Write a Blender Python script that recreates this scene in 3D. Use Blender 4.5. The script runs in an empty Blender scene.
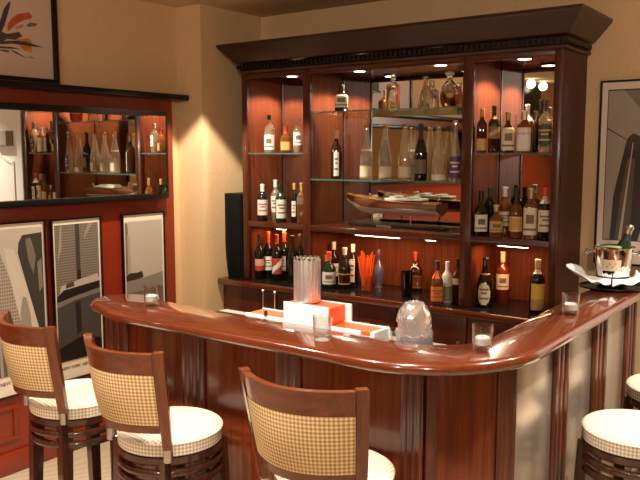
import bpy, bmesh, math, random
from mathutils import Vector, Matrix
random.seed(7)
PI = math.pi
SC = bpy.context.scene
COL = SC.collection

# ------------------------------------------------------------------ helpers
class MB:
    """collects shapes, links them as one mesh object"""
    def __init__(s):
        s.bm = bmesh.new()
    def _tag(s, faces, mi, smooth):
        for f in faces:
            f.material_index = mi
            f.smooth = smooth
    def box(s, x0, x1, y0, y1, z0, z1, mi=0, bev=0.0, mat=None):
        r = bmesh.ops.create_cube(s.bm, size=1)
        vs = r['verts']
        for v in vs:
            v.co = Vector(((x0 + x1) / 2 + v.co.x * (x1 - x0), (y0 + y1) / 2 + v.co.y * (y1 - y0), (z0 + z1) / 2 + v.co.z * (z1 - z0)))
        fs = list({f for v in vs for f in v.link_faces})
        s._tag(fs, mi, False)
        if bev > 0:
            es = list({e for v in vs for e in v.link_edges})
            rr = bmesh.ops.bevel(s.bm, geom=es, offset=bev, segments=2, profile=0.5, affect='EDGES')
            vs = list({v for f in rr['faces'] for v in f.verts} | {v for v in vs if v.is_valid})
            s._tag(rr['faces'], mi, True)
        if mat is not None:
            bmesh.ops.transform(s.bm, matrix=mat, verts=[v for v in vs if v.is_valid])
        return s
    def loft(s, rings, mi=0, closed=True, cap0=True, cap1=True, smooth=True, mis=None):
        vr = [[s.bm.verts.new(p) for p in ring] for ring in rings]
        n = len(vr[0])
        for i in range(len(vr) - 1):
            for j in range(n if closed else n - 1):
                k = (j + 1) % n
                try:
                    f = s.bm.faces.new((vr[i][j], vr[i][k], vr[i + 1][k], vr[i + 1][j]))
                    f.smooth = smooth
                    f.material_index = mis[i] if mis else mi
                except ValueError:
                    pass
        for flag, ring, m in ((cap0, vr[0][::-1], 0), (cap1, vr[-1], -1)):
            if flag and closed:
                try:
                    f = s.bm.faces.new(ring)
                    f.material_index = mis[m] if mis else mi
                except ValueError:
                    pass
        return s
    def lathe(s, prof, n=24, c=(0, 0, 0), mi=0, shape=None, cap0=True, cap1=True, smooth=True, mis=None, mat=None):
        rings = []
        for (r, z) in prof:
            ring = []
            for k in range(n):
                a = 2 * PI * k / n
                q = r * (shape(a) if shape else 1)
                p = Vector((c[0] + q * math.cos(a), c[1] + q * math.sin(a), c[2] + z))
                ring.append(mat @ p if mat is not None else p)
            rings.append(ring)
        return s.loft(rings, mi, True, cap0, cap1, smooth, mis)
    def tube(s, pts, r, n=8, mi=0, radii=None):
        pts = [Vector(p) for p in pts]
        rings = []
        for i, p in enumerate(pts):
            t = (pts[min(i + 1, len(pts) - 1)] - pts[max(i - 1, 0)]).normalized()
            a = t.cross(Vector((0, 0, 1)))
            if a.length < 1e-3:
                a = t.cross(Vector((0, 1, 0)))
            a.normalize()
            b = t.cross(a)
            q = radii[i] if radii else r
            rings.append([p + a * q * math.cos(2 * PI * k / n) + b * q * math.sin(2 * PI * k / n) for k in range(n)])
        return s.loft(rings, mi)
    def prism(s, poly, z0, z1, mi=0, smooth=False, mat=None):
        rings = []
        for z in (z0, z1):
            rings.append([(mat @ Vector((x, y, z))) if mat is not None else Vector((x, y, z)) for x, y in poly])
        return s.loft(rings, mi, smooth=smooth)
    def strip(s, secs, mi=0, smooth=False):
        """secs: list of closed section rings (list of points)"""
        return s.loft(secs, mi, smooth=smooth)
    def poly(s, pts, mi=0):
        f = s.bm.faces.new([s.bm.verts.new(p) for p in pts])
        f.material_index = mi
        return s
    def sphere(s, c, r, mi=0, sc=(1, 1, 1), u=16, v=10):
        rr = bmesh.ops.create_uvsphere(s.bm, u_segments=u, v_segments=v, radius=r)
        for w in rr['verts']:
            w.co = Vector((c[0] + w.co.x * sc[0], c[1] + w.co.y * sc[1], c[2] + w.co.z * sc[2]))
        s._tag({f for w in rr['verts'] for f in w.link_faces}, mi, True)
        return s
    def build(s, name, mats, parent=None, recalc=True):
        if recalc:
            bmesh.ops.recalc_face_normals(s.bm, faces=s.bm.faces[:])
        me = bpy.data.meshes.new(name)
        s.bm.to_mesh(me)
        s.bm.free()
        me.set_sharp_from_angle(angle=math.radians(38))
        for m in (mats if isinstance(mats, (list, tuple)) else [mats]):
            me.materials.append(m)
        o = bpy.data.objects.new(name, me)
        COL.objects.link(o)
        if parent is not None:
            o.parent = parent
        return o

def tag(o, label, cat, group=None, kind=None):
    o['label'] = label
    o['category'] = cat
    if group:
        o['group'] = group
    if kind:
        o['kind'] = kind
    return o

def thing(name, label, cat, loc=(0, 0, 0), rz=0, group=None):
    o = bpy.data.objects.new(name, None)
    o.empty_display_size = 0.05
    COL.objects.link(o)
    o.location = loc
    o.rotation_euler = (0, 0, rz)
    return tag(o, label, cat, group)

def struct(name, mb, m, label=None, cat=None):
    o = mb.build(name, m)
    o['kind'] = 'structure'
    if label:
        o['label'] = label
        o['category'] = cat
    return o

# ------------------------------------------------------------------ materials
def newmat(name):
    m = bpy.data.materials.new(name)
    m.use_nodes = True
    nt = m.node_tree
    for n in list(nt.nodes):
        nt.nodes.remove(n)
    out = nt.nodes.new('ShaderNodeOutputMaterial')
    return m, nt, out

def pbr(name, col, rough=0.5, metal=0.0, coat=0.0, coat_r=0.05, spec=0.5, var=0.0, vscale=30, emit=None, estr=0.0):
    m, nt, out = newmat(name)
    b = nt.nodes.new('ShaderNodeBsdfPrincipled')
    b.inputs['Base Color'].default_value = (*col, 1)
    b.inputs['Roughness'].default_value = rough
    b.inputs['Metallic'].default_value = metal
    b.inputs['Coat Weight'].default_value = coat
    b.inputs['Coat Roughness'].default_value = coat_r
    b.inputs['Specular IOR Level'].default_value = spec
    if emit:
        b.inputs['Emission Color'].default_value = (*emit, 1)
        b.inputs['Emission Strength'].default_value = estr
    if var > 0:
        tc = nt.nodes.new('ShaderNodeTexCoord')
        nz = nt.nodes.new('ShaderNodeTexNoise')
        nz.inputs['Scale'].default_value = vscale
        nz.inputs['Detail'].default_value = 4
        nt.links.new(tc.outputs['Object'], nz.inputs['Vector'])
        rp = nt.nodes.new('ShaderNodeValToRGB')
        rp.color_ramp.elements[0].position = 0.3
        rp.color_ramp.elements[1].position = 0.7
        rp.color_ramp.elements[0].color = (*[c * (1 - var) for c in col], 1)
        rp.color_ramp.elements[1].color = (*[min(1, c * (1 + var)) for c in col], 1)
        nt.links.new(nz.outputs['Fac'], rp.inputs['Fac'])
        nt.links.new(rp.outputs['Color'], b.inputs['Base Color'])
    nt.links.new(b.outputs[0], out.inputs[0])
    return m

def wood(name, dark, light, axis='z', rough=0.25, coat=0.7, scale=1.0, coat_r=0.06, spec=0.5):
    m, nt, out = newmat(name)
    b = nt.nodes.new('ShaderNodeBsdfPrincipled')
    tc = nt.nodes.new('ShaderNodeTexCoord')
    mp = nt.nodes.new('ShaderNodeMapping')
    s = {'x': (2.0, 45, 45), 'y': (45, 2.0, 45), 'z': (45, 45, 2.0)}[axis]
    mp.inputs['Scale'].default_value = [v * scale for v in s]
    nt.links.new(tc.outputs['Object'], mp.inputs['Vector'])
    nz = nt.nodes.new('ShaderNodeTexNoise')
    nz.inputs['Scale'].default_value = 1.6
    nz.inputs['Detail'].default_value = 6
    nz.inputs['Distortion'].default_value = 0.6
    nt.links.new(mp.outputs[0], nz.inputs['Vector'])
    rp = nt.nodes.new('ShaderNodeValToRGB')
    e = rp.color_ramp.elements
    e[0].position, e[1].position = 0.32, 0.72
    e[0].color, e[1].color = (*dark, 1), (*light, 1)
    nt.links.new(nz.outputs['Fac'], rp.inputs['Fac'])
    nt.links.new(rp.outputs['Color'], b.inputs['Base Color'])
    b.inputs['Roughness'].default_value = rough
    b.inputs['Coat Weight'].default_value = coat
    b.inputs['Specular IOR Level'].default_value = spec
    b.inputs['Coat Roughness'].default_value = coat_r
    nt.links.new(b.outputs[0], out.inputs[0])
    return m

def thin_glass(name, tint, refl=0.06, edge=0.75, power=3.0, body=None, body_w=0.0):
    """clear pane or bottle wall: lets light through tinted, mirrors at the edge"""
    m, nt, out = newmat(name)
    tr = nt.nodes.new('ShaderNodeBsdfTransparent')
    tr.inputs[0].default_value = (*tint, 1)
    base = tr
    if body:
        d = nt.nodes.new('ShaderNodeBsdfDiffuse')
        d.inputs[0].default_value = (*body, 1)
        mx0 = nt.nodes.new('ShaderNodeMixShader')
        mx0.inputs[0].default_value = body_w
        nt.links.new(tr.outputs[0], mx0.inputs[1])
        nt.links.new(d.outputs[0], mx0.inputs[2])
        base = mx0
    gl = nt.nodes.new('ShaderNodeBsdfGlossy')
    gl.inputs['Roughness'].default_value = 0.03
    gl.inputs[0].default_value = (1, 1, 1, 1)
    lw = nt.nodes.new('ShaderNodeLayerWeight')
    pw = nt.nodes.new('ShaderNodeMath'); pw.operation = 'POWER'; pw.inputs[1].default_value = power
    ml = nt.nodes.new('ShaderNodeMath'); ml.operation = 'MULTIPLY_ADD'
    ml.inputs[1].default_value = edge; ml.inputs[2].default_value = refl
    nt.links.new(lw.outputs['Facing'], pw.inputs[0])
    nt.links.new(pw.outputs[0], ml.inputs[0])
    mx = nt.nodes.new('ShaderNodeMixShader')
    nt.links.new(ml.outputs[0], mx.inputs[0])
    nt.links.new(base.outputs[0], mx.inputs[1])
    nt.links.new(gl.outputs[0], mx.inputs[2])
    nt.links.new(mx.outputs[0], out.inputs[0])
    return m

def emis(name, col, s):
    m, nt, out = newmat(name)
    e = nt.nodes.new('ShaderNodeEmission')
    e.inputs[0].default_value = (*col, 1)
    e.inputs[1].default_value = s
    nt.links.new(e.outputs[0], out.inputs[0])
    return m

def gingham(name, light, mid, dark, period, coords):
    """woven check: two square waves multiplied"""
    m, nt, out = newmat(name)
    b = nt.nodes.new('ShaderNodeBsdfPrincipled')
    b.inputs['Roughness'].default_value = 0.85
    b.inputs['Specular IOR Level'].default_value = 0.2
    src = nt.nodes.new('ShaderNodeUVMap') if coords == 'uv' else nt.nodes.new('ShaderNodeTexCoord')
    sx = nt.nodes.new('ShaderNodeSeparateXYZ')
    nt.links.new(src.outputs[0] if coords == 'uv' else src.outputs['Object'], sx.inputs[0])
    vals = []
    for ax in (0, 1):
        a = nt.nodes.new('ShaderNodeMath'); a.operation = 'MULTIPLY'; a.inputs[1].default_value = 2 * PI / period
        nt.links.new(sx.outputs[ax], a.inputs[0])
        sn = nt.nodes.new('ShaderNodeMath'); sn.operation = 'SINE'
        nt.links.new(a.outputs[0], sn.inputs[0])
        mr = nt.nodes.new('ShaderNodeMapRange')
        mr.inputs[1].default_value, mr.inputs[2].default_value = -0.35, 0.35
        mr.inputs[3].default_value, mr.inputs[4].default_value = 0, 0.5
        nt.links.new(sn.outputs[0], mr.inputs[0])
        vals.append(mr)
    ad = nt.nodes.new('ShaderNodeMath'); ad.operation = 'ADD'
    nt.links.new(vals[0].outputs[0], ad.inputs[0]); nt.links.new(vals[1].outputs[0], ad.inputs[1])
    rp = nt.nodes.new('ShaderNodeValToRGB')
    e = rp.color_ramp.elements
    e[0].position, e[0].color = 0.0, (*light, 1)
    e[1].position, e[1].color = 1.0, (*dark, 1)
    k = e.new(0.5); k.color = (*mid, 1)
    nt.links.new(ad.outputs[0], rp.inputs['Fac'])
    nt.links.new(rp.outputs['Color'], b.inputs['Base Color'])
    nt.links.new(b.outputs[0], out.inputs[0])
    return m

def grid_mat(name, wall, window, scale, rough=0.6):
    """printed facade: rows of dark windows"""
    m, nt, out = newmat(name)
    b = nt.nodes.new('ShaderNodeBsdfPrincipled')
    b.inputs['Roughness'].default_value = rough
    tc = nt.nodes.new('ShaderNodeTexCoord')
    mp = nt.nodes.new('ShaderNodeMapping')
    mp.inputs['Rotation'].default_value = (0, PI / 2, PI / 2)
    nt.links.new(tc.outputs['Object'], mp.inputs['Vector'])
    sx = nt.nodes.new('ShaderNodeSeparateXYZ')
    nt.links.new(tc.outputs['Object'], sx.inputs[0])
    ad0 = nt.nodes.new('ShaderNodeMath'); ad0.operation = 'ADD'
    nt.links.new(sx.outputs[0], ad0.inputs[0]); nt.links.new(sx.outputs[1], ad0.inputs[1])
    fs = []
    for src, sc in ((ad0.outputs[0], scale), (sx.outputs[2], scale * 0.7)):
        a = nt.nodes.new('ShaderNodeMath'); a.operation = 'MULTIPLY'; a.inputs[1].default_value = sc
        nt.links.new(src, a.inputs[0])
        f = nt.nodes.new('ShaderNodeMath'); f.operation = 'FRACT'
        nt.links.new(a.outputs[0], f.inputs[0])
        g = nt.nodes.new('ShaderNodeMath'); g.operation = 'GREATER_THAN'; g.inputs[1].default_value = 0.45
        nt.links.new(f.outputs[0], g.inputs[0])
        fs.append(g)
    mu = nt.nodes.new('ShaderNodeMath'); mu.operation = 'MULTIPLY'
    nt.links.new(fs[0].outputs[0], mu.inputs[0]); nt.links.new(fs[1].outputs[0], mu.inputs[1])
    rp = nt.nodes.new('ShaderNodeValToRGB')
    rp.color_ramp.elements[0].color = (*wall, 1)
    rp.color_ramp.elements[1].color = (*window, 1)
    nt.links.new(mu.outputs[0], rp.inputs['Fac'])
    nt.links.new(rp.outputs['Color'], b.inputs['Base Color'])
    nt.links.new(b.outputs[0], out.inputs[0])
    return m

def carpet_mat():
    m, nt, out = newmat('ribbed beige carpet')
    b = nt.nodes.new('ShaderNodeBsdfPrincipled')
    b.inputs['Roughness'].default_value = 0.95
    b.inputs['Specular IOR Level'].default_value = 0.1
    tc = nt.nodes.new('ShaderNodeTexCoord')
    mp = nt.nodes.new('ShaderNodeMapping')
    mp.inputs['Rotation'].default_value = (0, 0, math.radians(62))
    nt.links.new(tc.outputs['Object'], mp.inputs['Vector'])
    wv = nt.nodes.new('ShaderNodeTexWave')
    wv.inputs['Scale'].default_value = 20
    wv.inputs['Distortion'].default_value = 0.25
    wv.inputs['Detail'].default_value = 1
    nt.links.new(mp.outputs[0], wv.inputs['Vector'])
    rp = nt.nodes.new('ShaderNodeValToRGB')
    rp.color_ramp.elements[0].color = (0.20, 0.14, 0.085, 1)
    rp.color_ramp.elements[1].color = (0.60, 0.47, 0.33, 1)
    nt.links.new(wv.outputs['Fac'], rp.inputs['Fac'])
    nt.links.new(rp.outputs['Color'], b.inputs['Base Color'])
    bp = nt.nodes.new('ShaderNodeBump')
    bp.inputs['Strength'].default_value = 0.4
    bp.inputs['Distance'].default_value = 0.004
    nt.links.new(wv.outputs['Fac'], bp.inputs['Height'])
    nt.links.new(bp.outputs[0], b.inputs['Normal'])
    nt.links.new(b.outputs[0], out.inputs[0])
    return m

M = {}
M['wall'] = pbr('beige wallpaper', (0.74, 0.505, 0.275), 0.8, spec=0.2, var=0.04, vscale=60)
M['ceil'] = pbr('ceiling paint', (0.70, 0.53, 0.34), 0.9, spec=0.1, var=0.02)
M['carpet'] = carpet_mat()
DK, LT = (0.040, 0.0075, 0.0022), (0.105, 0.020, 0.0055)
M['mah_z'] = wood('mahogany upright grain', DK, LT, 'z', coat=0.4, coat_r=0.12, rough=0.32)
M['mah_x'] = wood('mahogany lengthwise grain', DK, LT, 'x', coat=0.6)
M['mah_y'] = wood('mahogany depth grain', DK, LT, 'y', coat=0.6)
M['mah_side'] = wood('mahogany side panel', DK, LT, 'z', coat=0.08, rough=0.45, spec=0.25)
M['panel'] = wood('reddish mahogany panel', (0.075, 0.012, 0.003), (0.15, 0.027, 0.0065), 'z', rough=0.26, coat=0.4, scale=0.8)
M['cab_in'] = wood('cabinet inner veneer', (0.12, 0.024, 0.009), (0.21, 0.050, 0.019), 'z', rough=0.5, coat=0.0, spec=0.15)
M['cornice'] = wood('dark cornice wood', (0.022, 0.005, 0.0022), (0.045, 0.011, 0.0045), 'x', rough=0.35, coat=0.15)
M['bartop'] = wood('polished bar top', (0.085, 0.015, 0.004), (0.13, 0.025, 0.0075), 'x', rough=0.2, coat=1.0, coat_r=0.03, scale=0.9)
M['stoolwood'] = wood('stool walnut', (0.085, 0.017, 0.004), (0.15, 0.034, 0.008), 'x', rough=0.3, coat=0.3, scale=0.7)
M['stoolpost'] = wood('stool walnut upright', (0.085, 0.017, 0.004), (0.15, 0.034, 0.008), 'z', rough=0.3, coat=0.3, scale=0.7)
M['stoolleg'] = wood('stool leg dark', (0.028, 0.008, 0.004), (0.06, 0.017, 0.008), 'z', rough=0.25, coat=0.5, scale=0.7)
M['wingpanel'] = pbr('polished greyish wing panel', (0.46, 0.385, 0.31), 0.27, metal=0.8, var=0.05, vscale=8)
M['red'] = pbr('brick red lacquer', (0.22, 0.022, 0.005), 0.3, coat=0.4, coat_r=0.12, var=0.05, vscale=3)
M['black'] = pbr('black lacquer', (0.006, 0.005, 0.0045), 0.28, spec=0.35)
M['blacktop'] = pbr('black stone counter', (0.012, 0.010, 0.009), 0.12, var=0.2, vscale=200)
M['blackmatte'] = pbr('black cloth', (0.006, 0.006, 0.006), 0.9, spec=0.1)
M['speaker'] = pbr('black speaker shell', (0.006, 0.006, 0.006), 0.6, spec=0.2)
M['mirror'] = pbr('mirror silver', (0.86, 0.87, 0.85), 0.0, metal=1.0)
M['steel'] = pbr('brushed steel', (0.86, 0.84, 0.80), 0.38, metal=0.9, var=0.05, vscale=120)
M['chrome'] = pbr('chrome', (0.75, 0.73, 0.70), 0.07, metal=1.0)
M['crumple'] = pbr('crumpled silver', (0.92, 0.90, 0.88), 0.10, metal=0.85)
M['satin'] = pbr('satin nickel', (0.60, 0.56, 0.50), 0.3, metal=1.0)
M['white'] = pbr('white card', (0.82, 0.80, 0.78), 0.45)
M['whitedoor'] = pbr('white door paint', (0.80, 0.74, 0.66), 0.4)
M['orange'] = pbr('orange red card', (0.80, 0.10, 0.012), 0.4)
M['straw'] = pbr('orange plastic', (0.85, 0.12, 0.015), 0.35)
M['linen'] = pbr('white linen', (0.80, 0.76, 0.72), 0.9, var=0.03)
M['mat'] = pbr('poster margin', (0.80, 0.66, 0.53), 0.25, coat=0.3)
M['shelf_glass'] = thin_glass('shelf glass', (0.90, 0.96, 0.93), 0.06, 0.6, 4.0)
M['shelf_edge'] = thin_glass('green glass edge', (0.30, 0.62, 0.52), 0.15, 0.3, 2.0, (0.10, 0.32, 0.26), 0.5)
def solid_glass(name, col):
    m, nt, out = newmat(name)
    g = nt.nodes.new('ShaderNodeBsdfGlass')
    g.inputs['IOR'].default_value = 1.40
    g.inputs['Roughness'].default_value = 0.0
    g.inputs['Color'].default_value = (*col, 1)
    nt.links.new(g.outputs[0], out.inputs[0])
    return m
M['crystal'] = solid_glass('crystal glass', (0.97, 0.95, 0.90))
M['clear'] = thin_glass('clear bottle glass', (0.93, 0.92, 0.87), 0.11, 0.85, 2.0, (0.90, 0.82, 0.64), 0.16)
M['pane'] = thin_glass('clear pane', (0.93, 0.93, 0.90), 0.08, 0.7, 2.5)
M['tumbler'] = thin_glass('tumbler glass', (0.96, 0.96, 0.95), 0.07, 0.85, 2.0)
M['amberl'] = thin_glass('amber spirit', (0.85, 0.38, 0.08), 0.04, 0.2, 3, (0.55, 0.16, 0.02), 0.45)
M['goldl'] = thin_glass('golden spirit', (0.92, 0.62, 0.2), 0.04, 0.2, 3, (0.6, 0.32, 0.06), 0.4)
M['redl'] = thin_glass('red spirit', (0.6, 0.05, 0.03), 0.04, 0.2, 3, (0.40, 0.02, 0.01), 0.85)
M['clearl'] = thin_glass('clear spirit', (0.95, 0.92, 0.84), 0.05, 0.4, 3, (0.8, 0.7, 0.5), 0.05)
M['dark'] = pbr('dark bottle glass', (0.010, 0.008, 0.006), 0.05, spec=0.6)
M['green'] = pbr('green bottle glass', (0.012, 0.030, 0.010), 0.05, spec=0.6)
M['brown'] = pbr('brown bottle glass', (0.035, 0.010, 0.0035), 0.05, spec=0.7)
M['amber'] = pbr('amber bottle', (0.15, 0.045, 0.008), 0.06, spec=0.7)
M['rosso'] = pbr('red bottle glass', (0.14, 0.018, 0.008), 0.05, spec=0.7)
M['whiteb'] = pbr('cream coated bottle', (0.62, 0.58, 0.48), 0.25)
M['bluegl'] = thin_glass('bluish glass', (0.55, 0.62, 0.85), 0.1, 0.8, 2.2, (0.3, 0.34, 0.5), 0.25)
M['smoke'] = thin_glass('smoked glass', (0.25, 0.2, 0.18), 0.08, 0.7, 2.5)
def lab(name, c):
    M[name] = pbr(name, c, 0.55)
lab('cream', (0.72, 0.60, 0.42)); lab('paper', (0.75, 0.70, 0.62)); lab('gold', (0.55, 0.33, 0.08)); lab('ink', (0.17, 0.115, 0.07))
lab('inkred', (0.45, 0.04, 0.02)); lab('redcap', (0.62, 0.07, 0.02)); lab('blackcap', (0.012, 0.011, 0.01)); lab('whitecap', (0.78, 0.74, 0.68))
lab('corkcap', (0.62, 0.42, 0.22)); lab('purple', (0.10, 0.04, 0.14)); lab('orangelab', (0.80, 0.17, 0.02)); lab('yellowlab', (0.75, 0.50, 0.06))
lab('pinklab', (0.62, 0.33, 0.25)); lab('greenlab', (0.20, 0.26, 0.11)); lab('silverfoil', (0.5, 0.5, 0.5)); lab('darkgreenlab', (0.02, 0.05, 0.025))
M['bulb'] = emis('lamp glow', (1.0, 0.86, 0.66), 14)
M['tubeglow'] = emis('tube glow', (1.0, 0.80, 0.72), 9)
M['globe'] = emis('globe glow', (1.0, 0.85, 0.62), 8)
M['fab_uv'] = gingham('woven check back', (0.68, 0.50, 0.29), (0.47, 0.30, 0.13), (0.27, 0.145, 0.05), 0.0118, 'uv')
M['fab_seat'] = gingham('woven check seat', (0.88, 0.76, 0.56), (0.70, 0.52, 0.30), (0.44, 0.27, 0.12), 0.0150, 'obj')

# ------------------------------------------------------------------ setting
XL, XP, YB, YP, ZC = -3.66, -3.441, 4.066, 3.482, 2.62     # left wall, pier face, back wall, pier front, ceiling
XR, YF = 2.3, -3.4
PX = -3.62                                                 # face of the red panelling
struct('floor', MB().box(XL, XR, YF, YB, -0.05, 0), M['carpet'], 'beige ribbed carpet floor', 'floor')
struct('ceiling', MB().box(XL - .1, XR + .1, YF - .1, YB + .1, ZC, ZC + .05), M['ceil'], 'plain beige ceiling above the bar', 'ceiling')
struct('wall_left', MB().box(XL - .1, XL, YF - .1, YB + .1, 0, ZC), M['wall'], 'beige wall behind the red panelling', 'wall')
struct('wall_back', MB().box(XL, XR, YB, YB + .1, 0, ZC), M['wall'], 'beige wall behind the bottle cabinet', 'wall')
struct('wall_right', MB().box(XR, XR + .1, YF - .1, YB + .1, 0, ZC), M['wall'], 'beige wall right of the bar', 'wall')
struct('wall_front', MB().box(XL, XR, YF - .1, YF, 0, ZC), M['wall'], 'beige wall behind the viewer', 'wall')
struct('pillar_left', MB().box(XL, XP, YP, YB, 0, ZC), M['wall'], 'beige wall pier between red panelling and bottle cabinet', 'pillar')
# door beside the cabinet, seen in the mirror
dm = MB().box(-0.60, 0.30, YB - .035, YB, 0, 2.12, bev=.004)
door = struct('door_1', dm, M['whitedoor'], 'white arched-panel door seen in the wall mirror', 'door')
def arch_ring(x0, x1, z0, z1, rise, w, y0, y1):
    def pts(o):
        p = [(x0 + o, z0 + o), (x1 - o, z0 + o), (x1 - o, z1 - o)]
        for i in range(1, 12):
            t = i / 12
            p.append((x1 - o + (x0 - x1 + 2 * o) * t, z1 - o + rise * math.sin(PI * t) ** 2))
        p.append((x0 + o, z1 - o))
        return p
    a, b = pts(0), pts(w)
    mb = MB()
    n = len(a)
    secs = []
    for i in range(n):
        secs.append([Vector((a[i][0], y1, a[i][1])), Vector((a[i][0], y0, a[i][1])), Vector((b[i][0], y0, b[i][1])), Vector((b[i][0], y1, b[i][1]))])
    secs.append(secs[0])
    mb.loft(secs, cap0=False, cap1=False, smooth=False)
    return mb
arch_ring(-0.47, 0.17, 1.0, 1.62, 0.08, 0.022, YB - .047, YB - .034).build('door_moulding', M['whitedoor'], door)
arch_ring(-0.47, 0.17, 0.18, 0.85, 0.0, 0.022, YB - .047, YB - .034).build('door_moulding', M['whitedoor'], door)
MB().tube([(-.54, YB - .03, 1.02), (-.54, YB - .085, 1.02), (-.43, YB - .085, 1.02)], .009).build('door_handle', M['satin'], door)
sg = thing('emergency_sign', 'small grey box sign with white down arrow above the white door', 'sign', (-0.33, YB - .075, 1.84))
MB().box(-.13, .13, -.035, .04, -.07, .07, bev=.004).build('sign_box', pbr('grey sign box', (0.42, 0.36, 0.28), 0.5), sg)
MB().box(-.02, .115, -.0375, -.0348, -.055, .055).build('sign_panel', M['darkgreenlab'], sg)
am = MB()
am.box(.006, .024, -.0395, -.0374, -.01, .045)
am.prism([(-.012, -.01), (.042, -.01), (.015, -.047)], 0, .0021, mat=Matrix.Translation((0, -.0374, 0)) @ Matrix.Rotation(PI / 2, 4, 'X'))
am.build('arrow', M['white'], sg)

# ------------------------------------------------------------------ red panelling on the left wall
pn = thing('wall_panelling', 'brick red panelling with black ledge along the left wall', 'panelling', (PX, 0, 0))
MB().box(XL - PX, 0, -3.0, 3.395, 0, 2.03).build('panel', M['red'], pn)
MB().box(XL - PX, .075, -3.0, 3.478, 2.03, 2.066, bev=.006).build('ledge', M['black'], pn)
b = MB()
b.box(0, .028, -3.0, 3.395, 0, .115, bev=.004)
b.build('base_board', M['red'], pn)
for y0, y1 in ((2.93, 3.33), (2.33, 2.83), (1.73, 2.23), (1.13, 1.63), (.5, 1.0), (-.2, .4)):
    mb = MB()
    for (a0, a1, c0, c1) in ((y0, y1, .175, .20), (y0, y1, .345, .37), (y0, y0 + .025, .20, .345), (y1 - .025, y1, .20, .345)):
        mb.box(-.001, .010, a0, a1, c0, c1, bev=.003)
    mb.build('raised_moulding', M['red'], pn)

# wall mirror (its glass is very slightly out of parallel with the wall)
mir = thing('wall_mirror', 'long black framed mirror on the red panelling reflecting the bottle shelves', 'mirror', (PX, 0, 0))
y0, y1, z0, z1, fw_ = .42, 3.30, 1.418, 1.955, .036
mb = MB()
mb.box(0, .062, y0, y1, z0, z0 + fw_, bev=.004); mb.box(0, .062, y0, y1, z1 - fw_, z1, bev=.004)
mb.box(0, .062, y0, y0 + fw_, z0 + fw_, z1 - fw_, bev=.003); mb.box(0, .062, y1 - fw_, y1, z0 + fw_, z1 - fw_, bev=.003)
mb.build('frame', M['black'], mir)
MIRROT = math.radians(-1.25)
g = MB().box(.001, .004, -1.42, 1.42, z0 + .03, z1 - .03).build('mirror_glass', M['mirror'], mir)
g.location = (.030, (y0 + y1) / 2, 0)
g.rotation_euler = (0, 0, MIRROT)

# ------------------------------------------------------------------ text and prints
def text_mesh(txt, size, extr=0.0006):
    cu = bpy.data.curves.new('lettering', 'FONT')
    cu.body = txt
    cu.size = size
    cu.extrude = extr
    cu.align_x = 'LEFT'
    ob = bpy.data.objects.new('lettering', cu)
    COL.objects.link(ob)
    dg = bpy.context.evaluated_depsgraph_get()
    me = bpy.data.meshes.new_from_object(ob.evaluated_get(dg))
    bpy.data.objects.remove(ob)
    return me

def lettering(txt, size, mat4, m, parent, name='lettering'):
    me = text_mesh(txt, size)
    me.transform(mat4)
    me.materials.clear()
    me.materials.append(m)
    o = bpy.data.objects.new(name, me)
    COL.objects.link(o)
    o.parent = parent
    return o

G = {}
def grey(v, w=(1.0, 0.83, 0.66)):
    k = round(v, 3)
    if k not in G:
        G[k] = pbr('print tone %03d' % int(v * 1000), tuple(v * c for c in w), 0.3, coat=0.3)
    return G[k]
M['facade'] = grid_mat('printed facade', (0.20, 0.155, 0.115), (0.05, 0.04, 0.03), 95)
M['facade2'] = grid_mat('printed pale facade', (0.36, 0.29, 0.22), (0.15, 0.115, 0.085), 75)
M['facade3'] = grid_mat('printed dark facade', (0.055, 0.044, 0.034), (0.018, 0.014, 0.011), 110)

def wall_print(label, y0, y1, z0, z1, m_in, layers, text=None, name='framed_poster', group=None):
    """poster on the red panelling; layers are polygons (u right, v down, 0..1) inside the printed area"""
    t = thing(name, label, 'poster', (PX, (y0 + y1) / 2, z0), 0, group)
    w, h = y1 - y0, z1 - z0
    f = .009
    mb = MB()
    mb.box(0.002, .02, -w / 2, w / 2, 0, f); mb.box(0.002, .02, -w / 2, w / 2, h - f, h)
    mb.box(0.002, .02, -w / 2, -w / 2 + f, f, h - f); mb.box(0.002, .02, w / 2 - f, w / 2, f, h - f)
    mb.build('frame', M['black'], t)
    MB().box(0.004, .012, -w / 2 + f * .9, w / 2 - f * .9, f * .9, h - f * .9).build('margin', M['mat'], t)
    l, r, tp, bt = m_in
    a0, a1, c0, c1 = -w / 2 + l, w / 2 - r, bt, h - tp
    mats, mb = [], MB()
    x = .0125
    def P(u, v, x):
        return (x, a0 + (a1 - a0) * u, c1 - (c1 - c0) * v)
    for mt, pts in layers:
        if mt not in mats:
            mats.append(mt)
        i = mats.index(mt)
        pr = [P(u, v, x + .0004) for u, v in pts]
        mb.poly(pr, i)
        x += .00025
    mb.build('print', mats, t, recalc=False)
    if text:
        s, size, off, dz = text
        mt = Matrix.Translation((.0128, a0 + off, dz)) @ Matrix.Rotation(PI / 2, 4, 'Z') @ Matrix.Rotation(PI / 2, 4, 'X')
        lettering(s, size, mt, grey(.05), t)
    return t
R_ = [(0, 0), (1, 0), (1, 1), (0, 1)]
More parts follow.
